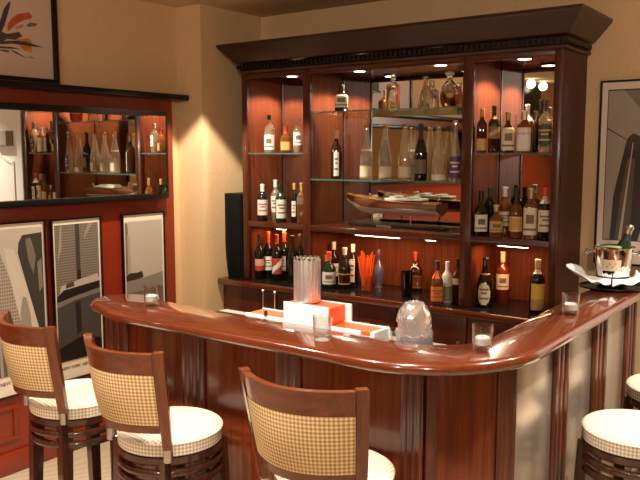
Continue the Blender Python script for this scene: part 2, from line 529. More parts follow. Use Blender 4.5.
lay1 = [(grey(.50), R_),
        (M['facade2'], [(0, .12), (.10, .10), (.52, .55), (.56, 1), (0, 1)]),
        (grey(.58), [(.22, .12), (.42, .14), (1.0, .82), (1, 1), (.72, 1), (.40, .48)]),
        (grey(.05), [(.52, .10), (.60, .05), (1, .04), (1, .84), (.90, .76), (.50, .17)]),
        (grey(.17), [(.66, .08), (.76, .07), (.86, .20), (.80, .33), (.70, .22)]),
        (grey(.20), [(.88, .25), (.97, .22), (.98, .42), (.90, .46)]),
        (grey(.30), [(.50, .58), (.56, .47), (.63, .48), (.70, .60), (.76, 1), (.52, 1)]),
        (grey(.10), [(0, .62), (.10, .60), (.24, .70), (.30, 1), (0, 1)]),
        (grey(.32), [(.05, .72), (.10, .72), (.12, 1), (.06, 1)]), (grey(.32), [(.17, .76), (.21, .77), (.24, 1), (.19, 1)])]
wall_print('black and white skyscraper poster with dark diagonal shape, left of the three', 2.10, 2.437, .415, 1.342, (.022, .022, .035, .115), lay1, ('NEW YORK', .026, .012, .068), group='city posters on the red panelling')
lay2 = [(M['facade'], R_),
        (grey(.055), [(.46, 0), (.56, 0), (.56, .40), (.46, .40)]),
        (grey(.30), [(.12, .02), (.16, 0), (.14, .18), (.05, .26)]),
        (grey(.26), [(.76, 0), (.88, 0), (.66, .12), (.66, .09)]),
        (grey(.02), [(.49, .34), (.56, .34), (.57, .42), (.48, .42)]),
        (grey(.42), [(.10, .44), (.60, .405), (.95, .385), (1, .44), (.55, .475), (.06, .50)]),
        (grey(.06), [(.22, .43), (.38, .42), (.40, .455), (.20, .465)]),
        (grey(.015), [(0, .52), (.15, .475), (.75, .45), (1, .44), (1, .50), (.5, .535), (0, .58)]),
        (grey(.17), [(0, .56), (.4, .53), (1, .495), (1, .53), (.4, .56), (0, .60)]),
        (M['facade3'], [(0, .60), (.4, .56), (1, .53), (1, 1), (0, 1)]),
        (grey(.02), [(.40, .58), (.52, .57), (.54, .80), (.42, .82)]),
        (grey(.010), [(0, .90), (.5, .84), (1, .88), (1, 1), (0, 1)])]
wall_print('city poster of gridded facades above parked cars, middle of the three', 2.472, 2.807, .415, 1.338, (.022, .022, .035, .115), lay2, ('NEW YORK  NEW YORK', .024, .012, .066), group='city posters on the red panelling')
lay3 = [(grey(.44), R_), (grey(.16), [(0, 0), (.07, .02), (.10, .3), (.06, .42), (0, .42)]),
        (grey(.34), [(.05, .1), (.12, .12), (.13, .42), (.05, .42)]),
        (grey(.03), [(0, .43), (.12, .415), (.3, .42), (.42, .41), (.46, .46), (.3, .475), (0, .48)]),
        (grey(.22), [(0, .48), (.4, .47), (1, .44), (1, .56), (0, .58)]), (grey(.12), [(0, .58), (1, .56), (1, 1), (0, 1)])]
wall_print('pale misty city poster rising behind the bar end, nearest the wall pier', 2.960, 3.297, .415, 1.336, (.022, .022, .050, .115), lay3, ('NEW YORK', .024, .012, .066), group='city posters on the red panelling')

# bird painting standing on the ledge
bp = thing('framed_painting', 'black framed feather-like painting in orange and violet above the ledge', 'painting', (PX, 2.06, 2.067))
W2, H2, f = 1.04, .80, .030
mb = MB()
for a in ((-W2 / 2, W2 / 2, 0, f), (-W2 / 2, W2 / 2, H2 * .66, H2 * .66 + f), (-W2 / 2, -W2 / 2 + f, f, H2 * .66), (W2 / 2 - f, W2 / 2, f, H2 * .66)):
    mb.box(-.036, -.004, a[0], a[1], a[2], a[3], bev=.003)
mb.build('frame', M['black'], bp)
paper = pbr('painting paper', (0.62, 0.46, 0.35), 0.4, coat=0.3)
MB().box(-.032, -.018, -W2 / 2 + .02, W2 / 2 - .02, .02, H2 * .66 + .01).build('paper', paper, bp)
strokes = [((.50, .085, .025), [(.229, .292), (.259, .327), (.296, .351), (.354, .367), (.374, .353), (.368, .336), (.323, .323), (.279, .298), (.249, .269), (.227, .251)]),
           ((.52, .20, .05), [(.271, .282), (.322, .301), (.314, .284), (.277, .27)]),
           ((.52, .20, .03), [(.275, .219), (.348, .234), (.365, .217), (.363, .161), (.322, .164), (.288, .192)]),
           ((.055, .035, .06), [(.10, .25), (.188, .299), (.212, .364), (.242, .403), (.252, .406), (.243, .369), (.215, .29), (.192, .243), (.10, .22)]),
           ((.085, .045, .04), [(.08, .27), (.185, .249), (.226, .241), (.291, .259), (.312, .239), (.267, .215), (.225, .216), (.182, .189), (.08, .18)]),
           ((.075, .035, .03), [(.05, .19), (.183, .199), (.267, .212), (.332, .213), (.436, .195), (.361, .193), (.252, .194), (.182, .183), (.05, .17)]),
           ((.06, .03, .02), [(.08, .17), (.181, .174), (.244, .177), (.308, .172), (.237, .167), (.181, .164)]),
           ((.06, .04, .025), [(.229, .163), (.271, .155), (.335, .126), (.271, .145)]),
           ((.10, .06, .03), [(.336, .14), (.387, .133), (.35, .133)]),
           ((.15, .12, .06), [(.333, .296), (.359, .316), (.404, .315), (.388, .3), (.351, .292)]),
           ((.09, .11, .04), [(.15, .155), (.194, .159), (.229, .16), (.229, .147), (.204, .148)])]
mb, mats = MB(), []
for i, (c, pts) in enumerate(strokes):
    mats.append(pbr('paint stroke', c, 0.6, var=0.25, vscale=40))
    mb.poly([(-.0172 + i * .0002, y, z) for y, z in pts], i)
mb.build('brush_strokes', mats, bp, recalc=False)

# bridge poster on the back wall
br = thing('framed_poster', 'black framed black and white bridge poster right of the bottle cabinet', 'poster', (-0.87, YB, 1.125))
hw, hh = .28, .942
mb = MB()
for a in ((-hw, hw, 0, .010), (-hw, hw, hh - .010, hh), (-hw, -hw + .010, .010, hh - .010), (hw - .010, hw, .010, hh - .010)):
    mb.box(a[0], a[1], -.022, -.002, a[2], a[3])
mb.build('frame', M['black'], br)
MB().box(-hw + .009, hw - .009, -.012, -.003, .009, hh - .009).build('margin', M['mat'], br)
a0, a1, c0, c1 = -hw + .042, hw - .042, .130, hh - .052
lay4 = [(grey(.012), [(-.008, -.008), (1.008, -.008), (1.008, 1.006), (-.008, 1.006)]),
        (grey(.36), R_),
        (grey(.20), [(.16, 0), (1, 0), (1, .62)]), (grey(.10), [(.30, 0), (1, 0), (1, .50)]), (grey(.22), [(.5, 0), (1, 0), (1, .3)]),
        (grey(.03), [(.07, 1), (.09, .70), (.20, .34), (.22, .31), (.27, .285), (.36, .31), (.40, .28), (.52, .30), (.60, .27), (.80, .30), (1, .28), (1, 1)]),
        (grey(.045), [(.20, .34), (.27, .285), (.36, .31), (.34, .38), (.20, .40)]),
        (grey(.09), [(.12, 1), (.16, .72), (.22, .45), (.30, .45), (.27, 1)]),
        (grey(.055), [(.42, 1), (.42, .6), (.5, .5), (.58, .6), (.58, 1)]),
        (grey(.45), [(.16, 1), (.265, .345), (.275, .345), (.19, 1)]),
        (grey(.45), [(.36, 1), (.62, .30), (.635, .30), (.39, 1)]),
        (grey(.06), [(0, .245), (.21, .325), (.21, .332), (0, .255)])]
mb, mats = MB(), []
for i, (mt, pts) in enumerate(lay4):
    if mt not in mats:
        mats.append(mt)
    mb.poly([(a0 + (a1 - a0) * u, -.0125 - i * .00025, c1 - (c1 - c0) * v) for u, v in pts], mats.index(mt))
mb.build('print', mats, br, recalc=False)
lettering('STEI', .040, Matrix.Translation((-.155, -.0128, .070)) @ Matrix.Rotation(PI / 2, 4, 'X'), grey(.18), br)

# ------------------------------------------------------------------ back bar: base cabinet, worktop, display cabinet
ZT = 0.88
YD = 3.68           # front of the display cabinet
YM = 4.035          # mirror backs
bb = thing('base_cabinet', 'low dark mahogany cabinet with plain doors under the black counter', 'cabinet', (-2.33, 3.85, 0))
MB().box(-1.105, 1.10, -.20, .21, 0.08, ZT - .037).build('body', M['mah_x'], bb)
MB().box(-1.10, 1.10, -.15, .21, 0, .08).build('plinth', M['black'], bb)
for k in range(5):
    x0 = -1.06 + k * .43
    d = MB().box(x0 + .004, x0 + .426, -.222, -.201, .10, ZT - .045, bev=.003).build('door', M['mah_z'], bb)
    MB().tube([(x0 + .39, -.222, .70), (x0 + .39, -.245, .70)], .007).build('knob', M['satin'], d)
ct = thing('counter_top', 'long black topped counter with mahogany edge below the bottle cabinet', 'counter', (-2.32, 3.83, ZT))
MB().box(-1.118, 1.12, -.222, .234, -.034, 0).build('surface', M['blacktop'], ct)
MB().box(-1.118, 1.12, -.236, -.2215, -.037, .001, bev=.006).build('edge', M['bartop'], ct)

cab = thing('display_cabinet', 'tall mahogany back bar cabinet with mirrored bays and deep cornice', 'cabinet', (-2.24, 3.86, ZT))
OX, OY, OZ = 2.24, -3.86, -ZT
def cb(mb, name, m, parent=None):
    bmesh.ops.translate(mb.bm, vec=(OX, OY, OZ), verts=mb.bm.verts[:])
    return mb.build(name, m, cab if parent is None else parent)
ups = [(-3.285, -3.236), (-2.795, -2.737), (-1.750, -1.684), (-1.270, -1.227)]
for i, (x0, x1) in enumerate(ups):
    mb = MB()
    mb.box(x0 + .006, x1 - .006, YD + .012, YM, ZT + .001, 2.205, mi=1)
    mb.box(x0, x1, YD, YD + .03, ZT + .001, 2.205, bev=.009)
    if i in (0, 3):
        mb.box(x0 if i == 0 else x1 - .02, x0 + .02 if i == 0 else x1, YD + .03, YB - .002, ZT + .001, 2.205, mi=2)
    cb(mb, 'side_panel' if i in (0, 3) else 'divider', [M['mah_z'], M['cab_in'], M['mah_side']])
BAYS = [(-3.242, -2.789), (-2.743, -1.744), (-1.690, -1.264)]
cb(MB().box(-3.27, -1.24, YD + .015, YB - .004, 2.190, 2.205), 'cabinet_top', M['mah_x'])
# inner rail at the top of the bays
cb(MB().box(-3.25, -1.26, YD + .004, YD + .02, 2.165, 2.206, bev=.003), 'top_rail', M['mah_x'])
cb(MB().box(-3.25, -1.255, YM, YB - .004, ZT + .001, 1.225), 'niche_back', M['cab_in'])
cb(MB().box(-3.245, -1.26, YD + .002, YM, 1.228, 1.265, bev=.004), 'wood_shelf', M['mah_x'])
for x0, x1 in BAYS:
    cb(MB().box(x0 - .004, x1 + .004, YM, YM + .004, 1.263, 2.19), 'mirror_back', M['mirror'])
    for xx in (x0 + .005, x1 - .011):
        cb(MB().box(xx, xx + .006, YM - .004, YM - .0002, 1.266, 2.189), 'mirror_edge', M['black'])
def gshelf(x0, x1, z):
    o = cb(MB().box(x0 + .001, x1 - .001, YD + .012, YM - .004, z - .008, z), 'glass_shelf', M['shelf_glass'])
    cb(MB().box(x0 + .001, x1 - .001, YD + .007, YD + .012, z - .008, z), 'glass_edge', M['shelf_edge'], o)
    for xx in (x0 + .006, x1 - .006):
        for yy in (YD + .08, YM - .05):
            cb(MB().sphere((xx, yy, z - .0135), .0055, u=8, v=6), 'shelf_pin', M['chrome'], o)
gshelf(*BAYS[0], 1.700); gshelf(*BAYS[2], 1.700); gshelf(*BAYS[1], 1.945); gshelf(*BAYS[1], 1.545)
# cornice swept round three sides
def sweep_cornice(prof, name, m):
    secs = []
    for (cx, cy, sx, sy) in ((-3.265, YB - .003, -1, 0), (-3.265, YD, -1, -1), (-1.227, YD, 1, -1), (-1.227, YB - .003, 1, 0)):
        secs.append([Vector((cx + sx * o, cy + sy * o, z)) for o, z in prof])
    return cb(MB().strip(secs), name, m)
sweep_cornice([(-.02, 2.2), (.012, 2.2), (.020, 2.212), (.012, 2.222), (.012, 2.252), (.035, 2.262), (.04, 2.268), (.115, 2.355), (.120, 2.362), (.120, 2.374), (-.02, 2.374)], 'cornice', M['cornice'])
mb = MB()
x = -3.285
while x < -1.22:
    mb.box(x, x + .018, YD - .030, YD - .011, 2.225, 2.250)
    x += .030
for xs in ((-3.295, -3.276), (-1.216, -1.197)):
    y = YD - .03
    while y < YB - .03:
        mb.box(xs[0], xs[1], y, y + .018, 2.225, 2.250)
        y += .030
cb(mb, 'dentil_moulding', M['black'])

LAMPS = [(-3.01, 3.855), (-2.50, 3.855), (-1.965, 3.855), (-1.485, 3.855)]
WARM = (1.0, 0.70, 0.40)
def lamp(name, kind, loc, power, col=WARM, size=.03, spot=None, blend=.5, rot=(0, 0, 0), sx=None, sy=None):
    l = bpy.data.lights.new(name, kind)
    l.energy = power
    l.color = col
    if kind == 'AREA':
        l.shape = 'RECTANGLE'; l.size = sx; l.size_y = sy
    else:
        l.shadow_soft_size = size
    if kind == 'SPOT':
        l.spot_size = math.radians(spot); l.spot_blend = blend
    o = bpy.data.objects.new(name, l)
    COL.objects.link(o)
    o.location = loc
    o.rotation_euler = rot
    return o
for i, (x, y) in enumerate(LAMPS):
    mb = MB().lathe([(.040, 2.1905), (.046, 2.186), (.046, 2.181), (.037, 2.180), (.035, 2.186)], 20, (x, y, 0), cap0=False, cap1=False)
    o = cb(mb, 'downlight', M['chrome'])
    cb(MB().lathe([(.0355, 2.1865), (.034, 2.181)], 16, (x, y, 0)), 'bulb', M['bulb'], o)
    lamp('cabinet_lamp', 'SPOT', (x, y, 2.172), 27.0, (1, .79, .55), .03, 138, .25)
# tube lamps under the wooden shelf
for x0, x1 in ((-3.06, -2.99), (-2.455, -2.16), (-1.985, -1.93), (-1.56, -1.40)):
    o = cb(MB().box(x0 - .01, x1 + .01, 3.745, 3.775, 1.216, 1.2285, bev=.003), 'tube_lamp', M['chrome'])
    cb(MB().box(x0, x1, 3.752, 3.768, 1.2125, 1.2165), 'glow_strip', M['tubeglow'], o)
for (x0, x1), pw in zip(BAYS, (1.4, 3.0, 1.5)):
    lamp('niche_lamp', 'AREA', ((x0 + x1) / 2, 3.80, 1.208), pw, (1, .52, .22), sx=(x1 - x0) * .75, sy=.02)

# ------------------------------------------------------------------ bar counter
bar = thing('bar_counter', 'L shaped mahogany bar body with reeded pilasters and grey wing panels', 'bar', (-1.6, 2.0, 0))
def bp_(mb, name, m, parent=None):
    bmesh.ops.translate(mb.bm, vec=(1.6, -2.0, 0), verts=mb.bm.verts[:])
    return mb.build(name, m, bar if parent is None else parent)
ZB = 1.056
A, B, C, D = (-2.56, 2.008), (-1.055, 2.008), (-.855, 2.225), (-.855, YB - .004)
core = [(-2.56, 2.016), (-1.06, 2.016), (-.865, 2.23), (-.865, YB - .004), (-.955, YB - .004), (-.955, 2.30), (-1.10, 2.088), (-2.56, 2.088)]
bp_(MB().prism(core, 0, ZB), 'body', M['mah_z'])
def seg_frame(p, q):
    p, q = Vector((*p, 0)), Vector((*q, 0))
    d = (q - p).normalized()
    n = Vector((d.y, -d.x, 0))
    return Matrix(((d.x, n.x, 0, p.x), (d.y, n.y, 0, p.y), (0, 0, 1, 0), (0, 0, 0, 1))), (q - p).length
def pilaster(p, q, s0, s1):
    """reeded pilaster between distances s0, s1 along p->q; outward is +y of the frame"""
    mt, L = seg_frame(p, q)
    mb = MB()
    mb.box(s0, s1, 0, .010, .10, ZB - .001, mat=mt)
    w = s1 - s0
    for k, (c, r) in enumerate(((.17, .13), (.5, .10), (.83, .13))):
        cx = s0 + w * c
        rr = w * r
        rings = []
        for z in (.13, ZB - .002):
            rings.append([mt @ Vector((cx + rr * math.cos(a), .009 + rr * .5 * math.sin(a), z)) for a in [PI * j / 8 for j in range(9)]])
        mb.loft(rings, smooth=True)
    bp_(mb, 'pilaster', M['mah_z'])
def panel(p, q, s0, s1, m, name='panel'):
    mt, L = seg_frame(p, q)
    bp_(MB().box(s0, s1, -.004, .004, .10, ZB - .001, bev=.002, mat=mt), name, m)
def plinth(p, q):
    mt, L = seg_frame(p, q)
    bp_(MB().box(0, L, -.004, .014, .0, .10, bev=.003, mat=mt), 'plinth', M['mah_x'])
# front face runs left to right
fx = lambda x: x - A[0]
for x0, x1 in ((-2.555, -2.42), (-2.105, -1.985), (-1.64, -1.53), (-1.135, -1.058)):
    pilaster(A, B, fx(x0), fx(x1))
for x0, x1 in ((-2.42, -2.105), (-1.985, -1.64), (-1.53, -1.135)):
    panel(A, B, fx(x0), fx(x1), M['panel'])
Lc = seg_frame(B, C)[1]
pilaster(B, C, 0.0, .035); panel(B, C, .035, Lc - .062, M['panel']); pilaster(B, C, Lc - .062, Lc)
wy = lambda y: y - C[1]
for y0_, y1_ in ((2.56, 2.72), (3.02, 3.21), (3.52, 3.70)):
    pilaster(C, D, wy(y0_), wy(y1_))
for y0_, y1_ in ((2.23, 2.56), (2.72, 3.02), (3.21, 3.52), (3.70, 4.05)):
    panel(C, D, wy(y0_), wy(y1_), M['wingpanel'], 'wing_panel')
plinth(A, B); plinth(B, C); plinth(C, D)
# inner work shelf of steel
bp_(MB().box(-2.45, -1.12, 2.092, 2.62, .915, .96, bev=.004), 'work_shelf', M['steel'])
mb = MB()
for x in (-2.42, -1.17):
    mb.box(x, x + .03, 2.56, 2.59, 0, .915)
bp_(mb, 'work_shelf_leg', M['steel'])

# bar top: outline with rounded end and rounded corner, bullnose edge
def arc(cx, cy, r, a0, a1, n, rx=None):
    return [(cx + (rx or r) * math.cos(math.radians(a0 + (a1 - a0) * i / n)), cy + r * math.sin(math.radians(a0 + (a1 - a0) * i / n))) for i in range(n + 1)]
outer = [(-2.33, 1.838), (-2.0, 1.838), (-1.6, 1.838), (-1.28, 1.838)] + arc(-1.20, 2.26, .422, -84, -2, 12, .415) + [(-.782, 2.6), (-.778, 3.0), (-.774, 3.5), (-.774, YB - .004)]
inner = [(-.985, YB - .004), (-.985, 3.2), (-.98, 2.6)] + arc(-1.17, 2.29, .20, 0, -90, 8, .19) + [(-1.5, 2.092), (-2.0, 2.098), (-2.33, 2.105)]
end = [(-2.42, 2.125)] + arc(-2.455, 2.02, .13, 75, 265, 10, .145)
outline = outer + inner + end
def offset_poly(poly, d):
    n = len(poly)
    res = []
    for i in range(n):
        p0, p1, p2 = Vector(poly[i - 1]), Vector(poly[i]), Vector(poly[(i + 1) % n])
        e1, e2 = (p1 - p0).normalized(), (p2 - p1).normalized()
        n1, n2 = Vector((-e1.y, e1.x)), Vector((-e2.y, e2.x))
        nn = (n1 + n2)
        nn = nn.normalized() if nn.length > 1e-6 else n1
        k = max(.5, nn.dot(n1))
        q = p1 + nn * d / k
        res.append((q.x, q.y))
    return res
bt = thing('counter_top', 'polished reddish mahogany bar top curving round to the right', 'bar top', (-1.6, 2.0, 1.057))
mb = MB()
rings = []
for ins, z in ((.020, 1.0575), (.008, 1.060), (.0, 1.068), (-.002, 1.078), (.0, 1.088), (.007, 1.096), (.018, 1.100)):
    rings.append([Vector((x, y, z)) for x, y in offset_poly(outline, ins)])
mb.loft(rings, smooth=True)
bmesh.ops.translate(mb.bm, vec=(1.6, -2.0, -1.057), verts=mb.bm.verts[:])
mb.build('slab', M['bartop'], bt)

# ------------------------------------------------------------------ bottles
PROF = {
 'bordeaux': [(.93, 0), (1, .015), (1, .60), (.96, .64), (.72, .70), (.42, .745), (.36, .78), (.34, .95), (.39, .952), (.39, .985), (.34, 1)],
 'flute': [(.90, 0), (1, .012), (1, .36), (.93, .45), (.72, .58), (.52, .70), (.41, .80), (.36, .90), (.35, .95), (.41, .955), (.41, .985), (.36, 1)],
 'burgundy': [(.93, 0), (1, .015), (1, .48), (.94, .54), (.70, .64), (.46, .72), (.36, .80), (.34, .95), (.40, .955), (.40, .985), (.34, 1)],
 'spirit': [(.94, 0), (1, .015), (1, .62), (.93, .67), (.62, .73), (.40, .77), (.36, .80), (.36, .96), (.40, .965), (.40, .99), (.36, 1)],
 'squat': [(.92, 0), (1, .02), (1, .52), (.92, .58), (.60, .66), (.38, .72), (.34, .78), (.34, .95), (.40, .955), (.40, .99), (.36, 1)],
 'decanter': [(.62, 0), (.70, .015), (.90, .12), (1, .28), (.97, .42), (.78, .58), (.45, .70), (.30, .76), (.28, .86), (.34, .87), (.30, .885), (.40, .91), (.46, .95), (.36, .985), (.16, 1)],
 'cone': [(.95, 0), (1, .015), (.94, .15), (.72, .42), (.46, .64), (.30, .76), (.26, .88), (.34, .885), (.34, .92), (.28, .93), (.40, .97), (.24, 1)],
 'figure': [(.70, 0), (.75, .02), (.55, .08), (.70, .2), (1, .38), (.95, .5), (.55, .62), (.30, .68), (.28, .80), (.36, .84), (.38, .90), (.28, .97), (.15, 1)],
}
def sq(p):
    return lambda a: 1.0 / ((abs(math.cos(a)) ** p + abs(math.sin(a)) ** p) ** (1 / p)) * .93
def prof_r(pts, t):
    for (r0, z0), (r1, z1) in zip(pts, pts[1:]):
        if z0 <= t <= z1:
            return r0 + (r1 - r0) * (t - z0) / max(1e-6, z1 - z0)
    return pts[-1][0]
def bottle(label, x, y, z, H, R, kind='bordeaux', glass='dark', cap='blackcap', capf=.84, lb='cream', lz=(.18, .50), ink='ink',
           liquid=None, fill=.55, square=0, face=None, wrap=70, style=0, neck=None, group=None, cat='bottle', flat=1.0, name='bottle', writing=None, shoulder=None):
    z += .0006
    if face is None:
        face = math.degrees(math.atan2(-y, -x)) + random.uniform(-14, 14)
    t = thing(name, label, cat, (x, y, z), math.radians(face), group)
    pts = PROF[kind]
    shp = sq(square) if square else None
    n = 28 if square else 22
    mt = Matrix.Diagonal((flat, 1, 1, 1))
    MB().lathe([(r * R, h * H) for r, h in pts], n, shape=shp, mat=mt).build('glass', M[glass], t)
    if liquid:
        q = [(r * R * .92, max(h * H, .005)) for r, h in pts if h < fill] + [(prof_r(pts, fill) * R * .92, fill * H)]
        MB().lathe(q, n, shape=shp, mat=mt).build('liquid', M[liquid], t)
    if cap:
        q = [(prof_r(pts, capf) * R * 1.05, capf * H)]
        for r, h in pts:
            if h > capf:
                q.append((r * R * 1.08, h * H + (.0012 if h >= 1 else 0)))
        MB().lathe(q, 16, mat=mt, shape=shp if capf < .6 else None).build('cap', M[cap], t)
    def patch(z0, z1, wr, m1, m2, style, nm, c0=0.0, k=1.018):
        mb = MB()
        nu, nv = 14, 12
        vs = []
        for j in range(nv + 1):
            hz = z0 + (z1 - z0) * j / nv
            row = []
            for i in range(nu + 1):
                a = math.radians(c0 - wr + 2 * wr * i / nu)
                rr = prof_r(pts, hz) * R * k * (shp(a) if shp else 1)
                row.append(mb.bm.verts.new((rr * math.cos(a) * flat, rr * math.sin(a), hz * H)))
            vs.append(row)
        for j in range(nv):
            for i in range(nu):
                if style == 1:   # oval label
                    u, v = (i + .5) / nu * 2 - 1, (j + .5) / nv * 2 - 1
                    if u * u + v * v > 1.02:
                        continue
                f = mb.bm.faces.new((vs[j][i], vs[j][i + 1], vs[j + 1][i + 1], vs[j + 1][i]))
                f.smooth = True
                inner_ = 2 <= i < nu - 2
                if style in (0, 1):
                    f.material_index = 1 if (inner_ and (j in (3, 8) or (j == 6 and 4 <= i < nu - 4))) else 0
                elif style == 2:      # emblem in the middle
                    f.material_index = 1 if (4 <= i < nu - 4 and 5 <= j < 9) or (inner_ and j == 2) else 0
                elif style == 3:      # two tone
                    f.material_index = 1 if j < 5 else 0
                elif style == 4:      # slanted band
                    f.material_index = 0 if abs(j - (2 + i * .55)) < 2.2 else 1
                elif style == 5:      # frame
                    f.material_index = 1 if (j in (0, nv - 1) or i in (0, nu - 1)) else 0
        mb.build(nm, [M[m1], M[m2]], t)
    if lb:
        patch(lz[0], lz[1], wrap, lb, ink, style, 'label')
    if neck:
        nm_, a, b_ = neck
        patch(a, b_, 178, nm_, nm_, 9, 'neck_band')
    if writing:
        txt, size, hz = writing
        me = text_mesh(txt, size, .0003)
        wd = max(v.co.x for v in me.vertices)
        for v in me.vertices:
            a = (v.co.x - wd / 2) / R
            rr = R * 1.03 * (shp(a) if shp else 1)
            v.co = Vector((rr * math.cos(a) * flat, rr * math.sin(a), hz * H + v.co.y + v.co.z * 0))
        me.materials.clear(); me.materials.append(M['ink'])
        o = bpy.data.objects.new('lettering', me); COL.objects.link(o); o.parent = t
    return t

Gc = 'bottles on the black counter'
Zc = ZT
# left niche on the counter
Gn = 'wine bottles in the left niche of the counter'
bottle('dark wine bottle with pinkish label, leftmost in the left counter niche', -3.195, 3.740, Zc, .29, 0.031, 'bordeaux', 'dark', 'blackcap', .80, 'pinklab', (.20, .46), style=3, ink='inkred', group=Gn)
bottle('orange-red capped wine bottle with plain white label, second in the left niche', -3.174, 3.805, Zc, .305, 0.032, 'bordeaux', 'dark', 'redcap', .76, 'paper', (.18, .48), group=Gn)
bottle('orange-red capped wine bottle with label torn by a dark red slant', -3.053, 3.745, Zc, .30, 0.033, 'bordeaux', 'dark', 'redcap', .80, 'paper', (.16, .50), style=4, ink='inkred', group=Gn)
bottle('orange-red capped wine bottle third of the red caps, narrow white label', -3.047, 3.815, Zc, .315, 0.032, 'bordeaux', 'dark', 'redcap', .78, 'paper', (.2, .5), wrap=25, group=Gn)
bottle('all-dark wine bottle just right of the red capped ones', -2.930, 3.750, Zc, .30, 0.032, 'bordeaux', 'dark', 'blackcap', .78, None, group=Gn)
bottle('all-dark wine bottle rightmost in the left niche beside the divider', -2.924, 3.820, Zc, .305, 0.032, 'bordeaux', 'dark', 'blackcap', .78, None, group=Gn)
# centre niche
bottle('small cork stoppered bottle half hidden by the steel cylinder', -2.705, 3.800, Zc, .19, 0.028, 'squat', 'brown', 'corkcap', .78, 'cream', (.15, .4), group=Gc)
bottle('broad dark liqueur bottle with red orange top and large white label', -2.636, 3.735, Zc, .222, 0.042, 'squat', 'green', 'redcap', .76, 'paper', (.12, .46), style=2, group=Gc)
bottle('tall white capped bottle standing behind the red topped liqueur bottle', -2.694, 3.870, Zc, .265, 0.034, 'spirit', 'dark', 'whitecap', .82, 'paper', (.2, .5), group=Gc)
bottle('white capped bottle with dark ornate low label left of the orange straws', -2.545, 3.770, Zc, .25, 0.038, 'burgundy', 'dark', 'whitecap', .83, 'brown', (.12, .38), style=5, ink='gold', group=Gc)
bottle('slim white capped dark bottle with long white label by the straws', -2.543, 3.860, Zc, .262, 0.033, 'bordeaux', 'dark', 'whitecap', .82, 'paper', (.12, .66), wrap=30, group=Gc)
bottle('narrow bluish glass bottle with bulging figure-like body', -2.380, 3.900, Zc, .24, 0.0346, 'figure', 'bluegl', 'purple', .82, None, group=Gc)
bottle('brown bottle with bright orange cap behind the dark glass', -2.155, 3.950, Zc, .235, 0.0432, 'squat', 'brown', 'redcap', .78, 'amber', (.1, .42), style=5, group=Gc, square=4)
bottle('square amber liqueur bottle with orange label at the front of the counter', -1.874, 3.680, Zc, .235, 0.035, 'squat', 'amber', 'blackcap', .80, 'orangelab', (.08, .42), style=0, square=5, neck=('orangelab', .60, .78), face=-60, group=Gc)
bottle('cream coated bottle with white cap next to the orange labelled one', -1.851, 3.755, Zc, .225, 0.029, 'spirit', 'whiteb', 'whitecap', .80, 'greenlab', (.05, .40), style=5, ink='ink', group=Gc)
bottle('brown cream-liqueur bottle half behind the cabinet divider', -1.820, 3.822, Zc, .235, 0.033, 'squat', 'brown', 'blackcap', .80, 'cream', (.4, .55), style=5, ink='gold', group=Gc)
# right niche
bottle('dark green bottle with tall oval white label in the right niche', -1.630, 3.760, Zc, .265, 0.0422, 'burgundy', 'dark', 'brown', .82, 'cream', (.06, .50), style=1, wrap=48, neck=('gold', .66, .69), group=Gc)
bottle('dark red bottle with cream label and yellow cap in the right niche', -1.590, 3.900, Zc, .285, 0.0355, 'spirit', 'rosso', 'corkcap', .80, 'cream', (.28, .58), style=2, group=Gc)
bottle('dark bottle with red and yellow label, cork topped, near the bar wing', -1.352, 3.780, Zc, .275, 0.0394, 'spirit', 'dark', 'corkcap', .84, 'yellowlab', (.06, .56), style=3, ink='gold', neck=('whitecap', .74, .83), wrap=60, group=Gc)

# wooden shelf, left bay
Zs = 1.2655
Gw = 'bottles on the wooden shelf'
bottle('dark bottle with white label, alone at the left end of the wooden shelf', -3.153, 3.725, Zs, .235, 0.034, 'bordeaux', 'dark', 'whitecap', .80, 'paper', (.16, .58), style=0, ink='inkred', group=Gw)
bottle('clear white-capped bottle at the left of the green wooden-shelf bottle', -3.123, 3.820, Zs, .26, 0.031, 'spirit', 'clear', 'whitecap', .82, 'paper', (.2, .6), fill=.6, group=Gw)
bottle('green bottle with large white label on the wooden shelf, left bay', -3.009, 3.735, Zs, .245, 0.035, 'bordeaux', 'green', 'green', .80, 'paper', (.10, .58), style=0, group=Gw)
bottle('slim dark bottle left of the square gold bottle on the wooden shelf', -2.920, 3.760, Zs, .245, 0.026, 'bordeaux', 'dark', 'gold', .84, 'paper', (.15, .55), wrap=30, group=Gw)
bottle('square gold bottle with dark band next to the left bay divider', -2.834, 3.720, Zs, .25, 0.030, 'spirit', 'amber', 'gold', .80, 'ink', (.48, .64), style=9, square=5, face=-60, group=Gw)
# wooden shelf, right bay
bottle('squat black bottle with white ornate label, leftmost of the right wooden shelf', -1.648, 3.722, Zs, .235, 0.035, 'squat', 'dark', 'blackcap', .76, 'paper', (.10, .48), style=2, square=4, group=Gw)
bottle('dark bottle peeping out behind the squat black one', -1.652, 3.850, Zs, .25, 0.031, 'spirit', 'dark', 'darkgreenlab', .80, None, group=Gw)
bottle('wide amber flask with gold label on the right wooden shelf', -1.561, 3.722, Zs, .165, 0.037, 'squat', 'amber', 'corkcap', .80, 'gold', (.15, .5), style=2, square=3.5, flat=.7, face=-60, group=Gw)
bottle('tall white capped amber bottle behind the wide amber flask', -1.555, 3.820, Zs, .255, 0.036, 'spirit', 'amber', 'whitecap', .80, 'cream', (.2, .5), group=Gw)
bottle('dark capped amber bottle in the middle of the right wooden shelf', -1.459, 3.735, Zs, .25, 0.034, 'burgundy', 'amber', 'blackcap', .70, 'gold', (.14, .44), style=5, ink='cream', group=Gw)
bottle('big amber bottle with large cream label on the right wooden shelf', -1.384, 3.740, Zs, .255, 0.037, 'spirit', 'amber', 'corkcap', .80, 'cream', (.08, .62), style=2, square=4, group=Gw)
